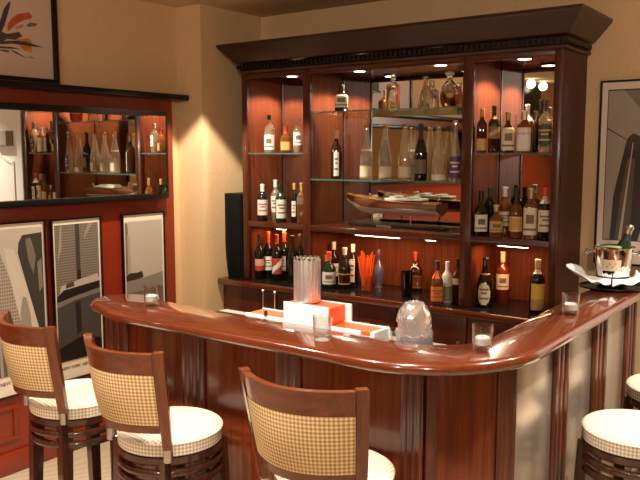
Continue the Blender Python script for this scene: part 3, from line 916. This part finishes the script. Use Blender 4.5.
bottle('dark bottle with cream label beside the right side panel', -1.310, 3.735, Zs, .26, 0.034, 'spirit', 'dark', 'redcap', .86, 'cream', (.16, .58), style=0, neck=('cream', .70, .85), group=Gw)

# left bay glass shelf
Zg = 1.7005
Gg = 'bottles on the glass shelf of the left bay'
bottle('clear flask with round dark emblem and tall black cap, left bay', -3.099, 3.735, Zg, .235, 0.034, 'spirit', 'clear', 'blackcap', .88, 'paper', (.08, .48), style=2, fill=.55, group=Gg)
bottle('squat red amber bottle with gold label in the left bay', -2.969, 3.735, Zg, .17, 0.034, 'squat', 'amber', 'redcap', .70, 'gold', (.08, .42), style=5, square=4, group=Gg)
bottle('clear bottle with grey label and amber base next to the divider', -2.879, 3.745, Zg, .21, 0.030, 'spirit', 'clear', 'silverfoil', .86, 'paper', (.22, .6), style=2, liquid='amberl', fill=.4, group=Gg)
# right bay glass shelf
Gr = 'bottles on the glass shelf of the right bay'
bottle('red brown whisky bottle with gold label, leftmost in the right bay', -1.651, 3.718, Zg, .225, 0.0275, 'spirit', 'brown', 'gold', .82, 'gold', (.04, .34), style=5, square=4, group=Gr)
bottle('dark whisky bottle with slanted gold label in the right bay', -1.594, 3.740, Zg, .24, 0.0305, 'spirit', 'brown', 'blackcap', .80, 'gold', (.30, .56), style=4, ink='ink', square=4, neck=('gold', .72, .79), group=Gr)
bottle('dark bottle with tall cream label in the middle of the right bay', -1.516, 3.735, Zg, .205, 0.035, 'squat', 'brown', 'gold', .80, 'cream', (.06, .62), style=2, square=5, face=-62, group=Gr)
bottle('whiskey bottle with white lettered label in the right bay', -1.429, 3.738, Zg, .21, 0.037, 'spirit', 'amber', 'whitecap', .78, 'paper', (.04, .60), style=5, ink='cream', square=4, writing=('JIM BEAM', .0145, .43), group=Gr)
bottle('tall bottle with big white box-like cap behind the lettered whiskey', -1.466, 3.870, Zg, .25, 0.031, 'spirit', 'amber', 'whitecap', .64, 'paper', (.06, .5), group=Gr)
bottle('golden bottle with dark oval label at the right end of its glass shelf', -1.320, 3.735, Zg, .255, 0.034, 'spirit', 'clear', 'blackcap', .80, 'darkgreenlab', (.12, .56), style=1, ink='gold', liquid='goldl', fill=.62, square=4, group=Gr)
bottle('dark necked bottle standing behind the dark oval label bottle', -1.388, 3.860, Zg, .27, 0.030, 'spirit', 'dark', 'blackcap', .80, None, group=Gr)

# centre upper glass shelf
Zu = 1.9455
Gu = 'bottles on the upper glass shelf'
bottle('square dark amber liqueur bottle with cream label on the upper glass shelf', -2.578, 3.780, Zu, .155, 0.042, 'squat', 'brown', 'blackcap', .72, 'cream', (.14, .62), style=2, square=8, face=-58, group=Gu)
bottle('tall clear decanter bottle left of centre on the upper glass shelf', -2.236, 3.800, Zu, .20, 0.042, 'spirit', 'crystal', None, .9, None, fill=.5, square=4, group=Gu)
bottle('clear cone-shaped bottle between two others on the upper glass shelf', -2.038, 3.820, Zu, .175, 0.044, 'cone', 'crystal', None, .9, None, fill=.35, group=Gu)
bottle('bulbous crystal decanter with amber spirit on the upper glass shelf', -1.871, 3.780, Zu, .19, 0.052, 'decanter', 'crystal', 'silverfoil', .885, 'gold', (.25, .38), style=1, wrap=22, liquid='amberl', fill=.36, group=Gu)
# centre lower glass shelf
Zl = 1.5455
Gl = 'bottles on the lower glass shelf'
bottle('dark red wine bottle with narrow white label, apart at the left', -2.593, 3.750, Zl, .285, 0.034, 'bordeaux', 'brown', 'corkcap', .84, 'paper', (.06, .56), wrap=26, group=Gl)
bottle('first tall clear bottle from the left on the lower glass shelf', -2.387, 3.760, Zl, .315, 0.039, 'flute', 'clear', 'goldl', .955, 'cream', (.04, .26), style=5, ink='gold', fill=.62, neck=('cream', .52, .56), group=Gl)
bottle('second tall clear bottle from the left on the lower glass shelf', -2.261, 3.760, Zl, .315, 0.039, 'flute', 'clear', 'goldl', .955, 'cream', (.04, .26), style=5, ink='gold', fill=.62, group=Gl)
bottle('tall clear bottle directly left of the dark bottle on lower glass shelf', -2.133, 3.760, Zl, .315, 0.039, 'flute', 'clear', 'goldl', .955, 'cream', (.04, .26), style=5, ink='gold', fill=.62, group=Gl)
bottle('dark bottle standing among the tall clear ones on the lower glass shelf', -2.029, 3.760, Zl, .315, 0.036, 'burgundy', 'dark', 'blackcap', .72, 'ink', (.10, .40), style=5, ink='dark', group=Gl)
bottle('tall clear bottle directly right of the dark bottle on lower glass shelf', -1.921, 3.760, Zl, .315, 0.039, 'flute', 'clear', 'goldl', .955, 'paper', (.02, .12), style=5, ink='cream', fill=.7, group=Gl)
bottle('slim clear bottle with purple label by the right divider', -1.812, 3.740, Zl, .325, 0.031, 'flute', 'clear', 'silverfoil', .955, 'purple', (.06, .42), style=0, ink='cream', fill=.6, group=Gl)

# ------------------------------------------------------------------ model boat on its stand
st = thing('boat_stand', 'dark plank stand with two metal posts under the model boat', 'stand', (-2.24, 3.855, Zs))
MB().box(-.30, .33, -.055, .055, .0006, .014, bev=.003).build('plank', M['black'], st)
mb = MB()
for x in (-.165, .10):
    mb.tube([(x, 0, .013), (x, 0, .075)], .006)
    mb.box(x - .012, x + .012, -.025, .025, .069, .075)
mb.build('post', M['chrome'], st)
MB().box(-.10, .0, -.0575, -.0552, .003, .012).build('name_plate', M['satin'], st)
boat = thing('model_boat', 'wooden model motor boat with cream waterline on the shelf stand', 'model boat', (-2.24, 3.855, Zs + .0755))
L0, L1 = -.345, .30
hull, deckring = [], []
N = 15
for i in range(N + 1):
    t = i / N
    x = L0 + (L1 - L0) * t
    hb = .082 * (1 - (1 - min(1, t / .55)) ** 2.0) * (1 - .18 * max(0, t - .6)) + .002   # half beam
    sheer = .084 + .026 * (1 - t) ** 2 - .012 * t
    keel = .0 + .074 * max(0, (.22 - t) / .22) ** 1.6
    chine = keel + (sheer - keel) * .34
    sec = [Vector((x, 0, keel)), Vector((x, -hb * .72, chine)), Vector((x, -hb * .80, chine + .006)), Vector((x, -hb * .97, (chine + sheer) / 2)), Vector((x, -hb, sheer)),
           Vector((x, 0, sheer + .008)), Vector((x, hb, sheer)), Vector((x, hb * .97, (chine + sheer) / 2)), Vector((x, hb * .80, chine + .006)), Vector((x, hb * .72, chine))]
    hull.append(sec)
mb = MB()
mb.loft(hull, smooth=True)
mb.bm.faces.ensure_lookup_table()
boatwood = wood('varnished boat wood', (0.36, 0.13, 0.04), (0.62, 0.29, 0.10), 'x', rough=0.2, coat=1.0)
for f in mb.bm.faces:
    js = [v for v in f.verts]
    cz = sum(v.co.z for v in js) / len(js)
    cx = sum(v.co.x for v in js) / len(js)
    t = (cx - L0) / (L1 - L0)
    keel = .074 * max(0, (.22 - t) / .22) ** 1.6
    sheer = .084 + .026 * (1 - t) ** 2 - .012 * t
    if cz < keel + (sheer - keel) * .40:
        f.material_index = 1
    elif cz > sheer:
        f.material_index = 2
hullside = wood('dark hull side', (0.15, 0.045, 0.013), (0.30, 0.10, 0.03), 'x', rough=0.2, coat=1.0)
mb.build('hull', [hullside, pbr('cream boat bottom', (0.85, 0.78, 0.64), 0.2, coat=0.6), boatwood], boat)
MB().box(-.05, .19, -.05, .05, .086, .098, bev=.004).build('cockpit', M['white'], boat)
MB().box(-.02, .03, -.046, .046, .098, .110, bev=.005).build('seat', M['whitecap'], boat)
MB().box(.09, .14, -.046, .046, .098, .108, bev=.005).build('seat', M['whitecap'], boat)
ws = MB()
ws.loft([[Vector((-.07, y, .094)), Vector((-.068, y, .094)), Vector((-.050, y * .92, .122)), Vector((-.052, y * .92, .122))] for y in (-.055, -.03, 0, .03, .055)], smooth=False)
ws.build('windscreen', M['pane'], boat)
mb = MB()
mb.tube([(-.34, 0, .114), (-.34, 0, .126)], .003); mb.sphere((-.18, 0, .112), .007, u=8, v=6); mb.tube([(.27, 0, .084), (.285, 0, .111)], .003)
mb.build('deck_fitting', M['chrome'], boat)

# speaker standing on the counter
sp = thing('loudspeaker', 'tall black loudspeaker with bowed side left of the bottle cabinet', 'loudspeaker', (-3.360, 3.76, ZT + .0008))
rings = []
for z, dx in ((0, .034), (.05, .020), (.12, .010), (.22, .004), (.555, .004)):
    rings.append([Vector((-.085 + dx, -.08, z)), Vector((.066, -.08, z)), Vector((.066, .10, z)), Vector((-.085 + dx, .10, z))])
MB().loft(rings, smooth=False).build('cabinet_shell', M['speaker'], sp)
MB().box(-.054, .058, -.088, -.0798, .015, .54, bev=.004).build('grille', M['blackmatte'], sp)

# ------------------------------------------------------------------ things on counter: straws in a glass, dark glass
def glass(label, x, y, z, h, r, m='tumbler', group=None, cat='glass', base=.012, taper=.86, name='tumbler'):
    t = thing(name, label, cat, (x, y, z + .0007), 0, group)
    prof = [(r * taper * .96, 0), (r * taper, .003), (r, h), (r - .0022, h), (r * taper - .0022, base), (r * taper * .5, base - .003)]
    MB().lathe(prof, 24).build('bowl', M[m], t)
    return t
glass('clear glass holding the orange straws', -2.37, 3.74, ZT, .10, .036, group=None, name='straw_glass')
for k in range(13):
    a = 2 * PI * k / 13 + random.uniform(-.06, .06)
    r0, r1 = (.008, .020)[k % 2], (.030, .050)[k % 2] + random.uniform(-.004, .004)
    h = random.uniform(.205, .245)
    s = MB().tube([(r0 * math.cos(a), r0 * math.sin(a), .012), (r1 * math.cos(a), r1 * math.sin(a), h)], .0042, 8).build('drinking_straw', M['straw'])
    s.location = (-2.37, 3.74, ZT + .001)
    tag(s, 'orange drinking straw standing with its bunch in the counter glass', 'straw', 'orange straws in the glass')
glass('dark smoked highball glass on the black counter', -2.095, 3.74, ZT, .15, .036, 'smoke', name='highball_glass', taper=.80)

# ------------------------------------------------------------------ things on the bar
ZBT = 1.100
tl = [('small tumbler holding a white lump at the far left bar end', -2.265, 1.995, True), ('small tumbler in front of the white carton', -1.398, 1.945, False),
      ('small tumbler with white tealight at the bar corner', -.925, 2.125, True), ('small tumbler on the right bar wing before the ice bucket', -.872, 2.80, True)]
for lb_, x, y, cn in tl:
    t = glass(lb_, x, y, ZBT, .080, .033, group='tumblers along the bar top', base=.016)
    if cn:
        c = thing('tealight', {-2.265: 'white tealight inside the far left tumbler', -.925: 'white tealight inside the bar corner tumbler', -.872: 'white tealight inside the right wing tumbler'}[x], 'candle', (x, y, ZBT + .0172), 0, 'tealights in the tumblers')
        MB().lathe([(.021, 0), (.024, .002), (.024, .022), (.018, .026), (.004, .022)], 14).build('wax', M['whitecap'], c)
        MB().tube([(0, 0, .021), (.001, 0, .030)], .0012, 6).build('wick', M['ink'], c)
# long caddy on the work shelf with white boards and orange core
cd = thing('bar_caddy', 'long low orange caddy with white edges behind the bar top', 'caddy', (-1.58, 2.162, .9608))
MB().box(-.29, .26, -.045, .045, 0, .139).build('core', M['orange'], cd)
mb = MB()
mb.box(-.295, .22, -.052, -.0452, 0, .141); mb.box(-.295, .275, .0452, .055, 0, .142, bev=.002); mb.box(.2602, .275, -.052, .0452, 0, .1415)
mb.build('edge_board', M['white'], cd)
ca = thing('carton', 'white and orange carton under the steel cylinder', 'carton', (-1.592, 2.165, .9608 + .1426))
MB().box(-.098, .103, -.047, .045, .0, .058).build('core', M['orange'], ca)
mb = MB()
mb.box(-.100, .098, -.053, -.047, 0, .062); mb.box(-.02, .128, .045, .053, 0, .062)
mb.build('white_board', M['white'], ca)
cy = thing('steel_cylinder', 'tall brushed steel cylinder with notched rim on the white carton', 'container', (-1.624, 2.165, .9608 + .1426 + .0625))
mb = MB().lathe([(.047, .0), (.0485, .003), (.0485, .155), (.046, .155), (.046, .006)], 120, cap0=True, cap1=True, shape=lambda a: 1 + .02 * math.cos(a * 22))
mb.build('shell', M['steel'], cy)
mb = MB()
for k in range(16):
    a = 2 * PI * k / 16
    mb.box(-.006, .006, -.0008, .0008, .152, .161, mat=Matrix.Rotation(a, 4, 'Z') @ Matrix.Translation((0, -.0472, 0)))
mb.build('notched_rim', M['chrome'], cy)
for k, (x, lb_) in enumerate(((-1.915, 'left white tipped bar stick rising behind the caddy'), (-1.855, 'right white tipped bar stick rising behind the caddy'))):
    s = thing('bar_stick', lb_, 'stick', (x, 2.26, .9608), 0, 'white tipped sticks behind the caddy')
    MB().tube([(0, 0, 0), (0, 0, .195)], .0022, 8).build('shaft', M['satin'], s)
    MB().sphere((0, 0, .198), .005, u=10, v=8).build('tip', M['white'], s)
pg = MB().lathe([(.007, 0), (.007, .014), (.005, .018)], 12).build('bar_peg', M['blackcap'])
pg.location = (-1.775, 2.11, 1.1034)
tag(pg, 'tiny black peg on the front edge of the caddy', 'peg')
for k, (x, y) in enumerate(((-1.52, 2.36), (-1.435, 2.36), (-1.35, 2.36))):
    glass(('first', 'second', 'third')[k] + ' from left of the glasses low behind the bar', x, y, .96, .10, .036, group='glasses on the work shelf', taper=.8)
# silver dome
dome = thing('silver_vessel', 'crumpled shiny silver vessel upside down at the bar edge', 'vessel', (-1.195, 2.185, .9608))
rings = []
random.seed(3)
for r, z in ((.058, 0), (.059, .10), (.0595, .125), (.0595, .145), (.058, .165), (.056, .183), (.053, .200), (.048, .216), (.042, .230), (.035, .241), (.030, .246), (.018, .248), (.006, .249)):
    ring = []
    for k in range(26):
        a = 2 * PI * k / 26 + (.12 if len(rings) % 2 else 0)
        q = r * (1 + random.uniform(-.11, .11))
        ring.append(Vector((q * math.cos(a), q * math.sin(a), z + random.uniform(-.004, .004) * (z > 0))))
    rings.append(ring)
MB().loft(rings, smooth=False).build('vessel_shell', M['crumple'], dome)
random.seed(11)

# champagne bucket, bottle, tray, napkins on the right wing
BX, BY = -.905, 3.49
tray = thing('tray', 'dark oval tray under the champagne bucket on the bar wing', 'tray', (BX + .01, BY - .02, ZBT + .0008), math.radians(35))
MB().lathe([(.12, 0), (.138, .004), (.145, .012), (.142, .013), (.132, .006)], 36, mat=Matrix.Diagonal((1.05, .85, 1, 1))).build('dish', M['black'], tray)
bk = thing('ice_bucket', 'polished champagne bucket with knob handles and name plate', 'bucket', (BX, BY, ZBT + .0085))
MB().lathe([(.060, 0), (.064, .004), (.086, .170), (.090, .172), (.090, .176), (.083, .176), (.061, .008)], 40).build('pail', M['chrome'], bk)
va = math.atan2(-BY, -BX)
for s in (-1, 1):
    a = va + s * PI / 2
    h = MB().tube([(.084 * math.cos(a), .084 * math.sin(a), .150), (.104 * math.cos(a), .104 * math.sin(a), .150)], .006)
    h.sphere((.110 * math.cos(a), .110 * math.sin(a), .150), .014, u=12, v=8)
    h.build('knob_handle', M['chrome'], bk)
mb = MB()
vs = []
for j in range(5):
    z = .075 + .05 * j / 4
    r = .0645 + (.0865 - .0645) * (z - .004) / .166 + .0012
    vs.append([mb.bm.verts.new((r * math.cos(va - .1 + (i / 8 - .5) * 1.05), r * math.sin(va - .1 + (i / 8 - .5) * 1.05), z)) for i in range(9)])
for j in range(4):
    for i in range(8):
        f = mb.bm.faces.new((vs[j][i], vs[j][i + 1], vs[j + 1][i + 1], vs[j + 1][i]))
        f.material_index = 1 if j in (1, 2) and 2 <= i < 6 and (i + j) % 2 else 0
        f.smooth = True
mb.build('name_plate', [M['cream'], M['pinklab']], bk)
cbx = thing('champagne_bottle', 'dark champagne bottle leaning in the polished bucket', 'bottle', (BX + .005, BY, ZBT + .02))
tilt = Matrix.Rotation(math.radians(13), 4, Vector((.586, -.81, 0)).normalized()) 
tilt = Matrix.Rotation(math.radians(14), 4, Vector((-.586, .81, 0)))
MB().lathe([(.036, 0), (.040, .006), (.040, .13), (.034, .165), (.020, .20), (.0155, .215)], 22, mat=tilt).build('glass', M['green'], cbx)
MB().lathe([(.0205, .199), (.0165, .213), (.0155, .228)], 18, mat=tilt, cap0=False, cap1=False).build('foil', M['blackcap'], cbx)
MB().lathe([(.0150, .228), (.0152, .245), (.0185, .250), (.0185, .262), (.012, .270)], 16, mat=tilt).build('cork_cage', M['satin'], cbx)
lf = MB()
pts = [[Vector((-.060 + .10 * u, -.02 - .035 * v - .015 * math.sin(PI * u), .170 + .030 * u * (1.2 - u) - .012 * v)) for u in [i / 8 for i in range(9)]] for v in (0, .5, 1)]
for r0, r1 in zip(pts, pts[1:]):
    for i in range(8):
        f = lf.bm.faces.new([lf.bm.verts.new(p) for p in (r0[i], r0[i + 1], r1[i + 1], r1[i])])
        f.material_index = 0 if r0 is pts[0] else 1
bmesh.ops.remove_doubles(lf.bm, verts=lf.bm.verts[:], dist=1e-5)
lf = lf.build('bottle_wrap', [M['green'], M['greenlab']], cbx)
sm = lf.modifiers.new('thickness', 'SOLIDIFY'); sm.thickness = .003
def napkin(label, f0, f1, ro, zo):
    """cloth tucked round the foot of the bucket between two angles (degrees from the viewer's side)"""
    mb = MB()
    nu, nv = 22, 8
    vs = []
    for i in range(nu + 1):
        u = i / nu
        a = va + math.radians(f0 + (f1 - f0) * u)
        R1, Z1 = ro(u), zo(u)
        row = []
        for j in range(nv + 1):
            v = j / nv
            r = .076 + (R1 - .076) * v
            z = .016 + .030 * (1 - v) ** 2 + Z1 * v ** 1.5 + .010 * math.sin(u * 21 + v * 5) * v * (1 - .4 * v)
            row.append(mb.bm.verts.new((r * math.cos(a), r * math.sin(a), max(.013, z))))
        vs.append(row)
    for i in range(nu):
        for j in range(nv):
            f = mb.bm.faces.new((vs[i][j], vs[i + 1][j], vs[i + 1][j + 1], vs[i][j + 1]))
            f.smooth = True
    o = mb.build('napkin', M['linen'])
    o.location = (BX, BY, ZBT + .004)
    s = o.modifiers.new('thickness', 'SOLIDIFY'); s.thickness = .003; s.offset = 1
    return tag(o, label, 'napkin', 'white napkins round the bucket')
napkin('white napkin with raised point left of the champagne bucket', -118, -4, lambda u: .105 + .095 * math.exp(-((u - .30) / .16) ** 2), lambda u: .012 + .070 * math.exp(-((u - .26) / .18) ** 2))
napkin('white napkin bunched in front and right of the champagne bucket', 0, 118, lambda u: .110 + .035 * math.sin(PI * u), lambda u: .008 + .045 * u)

# ------------------------------------------------------------------ bar stools
def rect_sec(p, t_out, up, w, h):
    """rectangular section: w along outward direction, h along up"""
    return [p - t_out * w / 2 - up * h / 2, p + t_out * w / 2 - up * h / 2, p + t_out * w / 2 + up * h / 2, p - t_out * w / 2 + up * h / 2]
SEAT_R = .182
def back_pt(s, z):
    """point on the curved back: s in -1..1 across, z height"""
    k = (z - .74) / (1.08 - .74)
    hw = .157 + .033 * k
    y = -.138 - .057 * k
    sag = .080
    return Vector((hw * s, y - sag * (1 - s * s), z))
def back_n(s, z):
    a, b_ = back_pt(s - .02, z), back_pt(s + .02, z)
    t = (b_ - a).normalized()
    return Vector((t.y, -t.x, 0))
def make_stool(label, x, y, rz):
    t = thing('bar_stool', label, 'bar stool', (x, y, 0), rz, 'bar stools')
    # cushion
    prof = [(.02, .700), (SEAT_R - .012, .700), (SEAT_R - .002, .704), (SEAT_R, .712), (SEAT_R, .742), (SEAT_R + .002, .746), (SEAT_R, .750), (SEAT_R - .010, .757), (SEAT_R * .7, .765), (SEAT_R * .35, .768), (.01, .769)]
    mb = MB().lathe(prof, 44)
    uv = mb.bm.loops.layers.uv.new('UVMap')
    for f in mb.bm.faces:
        side = all(abs(Vector((v.co.x, v.co.y)).length - SEAT_R) < .006 for v in f.verts)
        for lp in f.loops:
            c = lp.vert.co
            if side:
                a = math.atan2(c.y, c.x)
                ca = f.calc_center_median(); ac = math.atan2(ca.y, ca.x)
                while a - ac > PI: a -= 2 * PI
                while a - ac < -PI: a += 2 * PI
                lp[uv].uv = (a * SEAT_R, c.z)
            else:
                lp[uv].uv = (c.x, c.y)
    mb.build('seat', M['fab_seat_uv'], t)
    # round apron and two rings
    MB().lathe([(.150, .672), (.178, .672), (.182, .677), (.182, .699), (.150, .699)], 40, cap0=False, cap1=False).build('apron', M['stoolleg'], t)
    for z in (.632, .592):
        MB().lathe([(.163, z), (.180, z), (.184, z + .006), (.184, z + .016), (.180, z + .022), (.163, z + .022), (.163, z)], 40, cap0=False, cap1=False).build('ring_rail', M['stoolleg'], t)
    for a in (45, 135, 225, 315):
        ca, sa = math.cos(math.radians(a)), math.sin(math.radians(a))
        rings = []
        for z, r, w in ((0, .200, .030), (.30, .185, .038), (.58, .172, .044), (.698, .166, .044)):
            c = Vector((r * ca, r * sa, z))
            rings.append([c + Vector((sx * w / 2, sy * w / 2, 0)) for sx, sy in ((-1, -1), (1, -1), (1, 1), (-1, 1))])
        MB().loft(rings, smooth=False).build('leg', M['stoolleg'], t)
    MB().lathe([(.165, .24), (.182, .24), (.186, .25), (.182, .262), (.165, .262), (.165, .24)], 36, cap0=False, cap1=False).build('foot_ring', M['stoolleg'], t)
    # posts
    for s in (-1, 1):
        rings = []
        for z, w in ((.742, .030), (.85, .034), (1.0, .036), (1.078, .036), (1.082, .030)):
            c = back_pt(s, z)
            n = back_n(s, z)
            tt = Vector((-n.y, n.x, 0))
            rings.append([c + tt * a * w / 2 + n * b_ * .014 for a, b_ in ((-1, -1), (1, -1), (1, 1), (-1, 1))])
        MB().loft(rings, smooth=False).build('back_post', M['stoolpost'], t)
        c = back_pt(s, .74)
        f = MB().lathe([(.0165, .700), (.0165, .7425), (.012, .7425)], 16, (c.x, c.y, 0)).build('ferrule', M['satin'], t)
        pin = c * 1.0
        d = Vector((-c.x, -c.y, 0)).normalized()
        MB().tube([Vector((c.x, c.y, .711)), Vector((c.x, c.y, .711)) + d * .05], .006).build('pin', M['satin'], f)
    ss = [-.92 + 1.84 * i / 20 for i in range(21)]
    def rail(z0, z1, w, name, m):
        secs = []
        for s in ss:
            p0, p1, n = back_pt(s, z0), back_pt(s, z1), back_n(s, (z0 + z1) / 2)
            secs.append([p0 - n * w / 2, p0 + n * w / 2, p1 + n * w / 2, p1 - n * w / 2])
        MB().loft(secs, smooth=False).build(name, m, t)
    rail(1.004, 1.077, .022, 'top_rail', M['stoolwood'])
    rail(.803, .834, .022, 'lower_rail', M['stoolwood'])
    # upholstered panel
    mb = MB()
    uv = mb.bm.loops.layers.uv.new('UVMap')
    nz = 12
    for side, off in ((1, .012), (-1, -.010)):
        vs = []
        for j in range(nz + 1):
            z = .832 + (1.006 - .832) * j / nz
            row = []
            for i, s in enumerate(ss):
                s2 = s * 1.0
                bul = .006 * math.sin(PI * j / nz) * (1 - s2 * s2)
                row.append((mb.bm.verts.new(back_pt(s2, z) + back_n(s2, z) * (off + side * bul)), (s2 * .20, z)))
            vs.append(row)
        for j in range(nz):
            for i in range(20):
                q = [vs[j][i], vs[j][i + 1], vs[j + 1][i + 1], vs[j + 1][i]]
                f = mb.bm.faces.new([a[0] for a in q])
                f.smooth = True
                for lp, a in zip(f.loops, q):
                    lp[uv].uv = a[1]
    mb.build('back_upholstery', M['fab_uv'], t)
    return t
M['fab_seat_uv'] = gingham('woven check cushion', (0.82, 0.76, 0.67), (0.64, 0.52, 0.38), (0.44, 0.31, 0.18), 0.0125, 'uv')
make_stool('checked bar stool at the far left, in front of the city posters', -2.498, 1.805, math.radians(-9))
make_stool('checked bar stool second from the left, before the left bar panels', -1.937, 1.778, math.radians(-4))
make_stool('checked bar stool in the centre foreground seen from behind', -1.256, 1.81, math.radians(6))
make_stool('checked bar stool at the right wing with whole round seat showing', -.598, 2.71, math.radians(72))
make_stool('checked bar stool farther along the right wing, cut by the frame', -.592, 3.30, math.radians(75))

# twin globe lamp on the wall behind, seen only in the cabinet mirror
sc_ = thing('wall_lamp', 'twin globe wall lamp reflected in the right bay mirror', 'lamp', (XL, -1.47, 2.40))
MB().box(.001, .05, -.46, .40, -.20, .19, bev=.004).build('back_plate', M['black'], sc_)
for y in (-.215, .215):
    g_ = MB().tube([(.04, y, .155), (.11, y, .155)], .012).build('arm', M['satin'], sc_)
    MB().sphere((.16, y, .155), .055).build('globe', M['globe'], g_)

# ------------------------------------------------------------------ lights
CEILW = (1.0, 0.88, 0.72)
for (x, y, p) in ((-2.55, 1.10, 170), (-1.75, 1.10, 170), (-.95, 1.10, 240), (.05, 2.55, 260), (.05, 3.35, 190)):
    lamp('ceiling_lamp', 'SPOT', (x, y, ZC - .02), p, (1.0, .915, .80), .045, 105, .7)
lamp('ceiling_lamp', 'SPOT', (-2.98, 2.98, ZC - .02), 180, CEILW, .03, 92, .12)
def aimed(name, loc, to, power, angle, blend, size):
    d = Vector(to) - Vector(loc)
    o = lamp(name, 'SPOT', loc, power, CEILW, size, angle, blend)
    o.rotation_euler = d.to_track_quat('-Z', 'Y').to_euler()
    return o
for (x, y, p) in ((-2.65, .05, 120), (-2.65, -1.5, 110)):  # unseen spots added to brighten the red panelling reflected in the cabinet mirrors
    lamp('ceiling_lamp', 'SPOT', (x, y, ZC - .02), p, CEILW, .045, 110, .5)
aimed('room_fill', (1.3, -1.7, 2.35), (-2.6, 3.0, 1.9), 235, 75, .6, .12)  # unseen spot added as fill from the right for upper walls and cabinet
aimed('room_fill', (-.6, -2.0, 2.35), (-2.9, 2.6, 2.0), 100, 80, .6, .12)  # second added fill, out of view, washing the left wall

w = bpy.data.worlds.new('World')
SC.world = w
w.use_nodes = True
w.node_tree.nodes['Background'].inputs[0].default_value = (1, .8, .6, 1)
w.node_tree.nodes['Background'].inputs[1].default_value = 0.02

# ------------------------------------------------------------------ camera and view
cam = bpy.data.cameras.new('Camera')
cam.sensor_width = 36
cam.lens = 757 / 640 * 36
cam.clip_start = .05
co = bpy.data.objects.new('Camera', cam)
COL.objects.link(co)
co.location = (0, 0, 1.70)
co.rotation_euler = (math.radians(90 - 6.56), 0, math.radians(35.9))
SC.camera = co
SC.view_settings.view_transform = 'Standard'
SC.view_settings.look = 'None'
SC.view_settings.exposure = 0.0
SC.view_settings.gamma = 1
SC.view_settings.use_curve_mapping = False
cy_ = SC.cycles
cy_.use_denoising = True
cy_.max_bounces = 12
cy_.diffuse_bounces = 4
cy_.glossy_bounces = 8
cy_.transmission_bounces = 8
cy_.transparent_max_bounces = 40
cy_.sample_clamp_indirect = 6
cy_.caustics_reflective = False
cy_.caustics_refractive = False
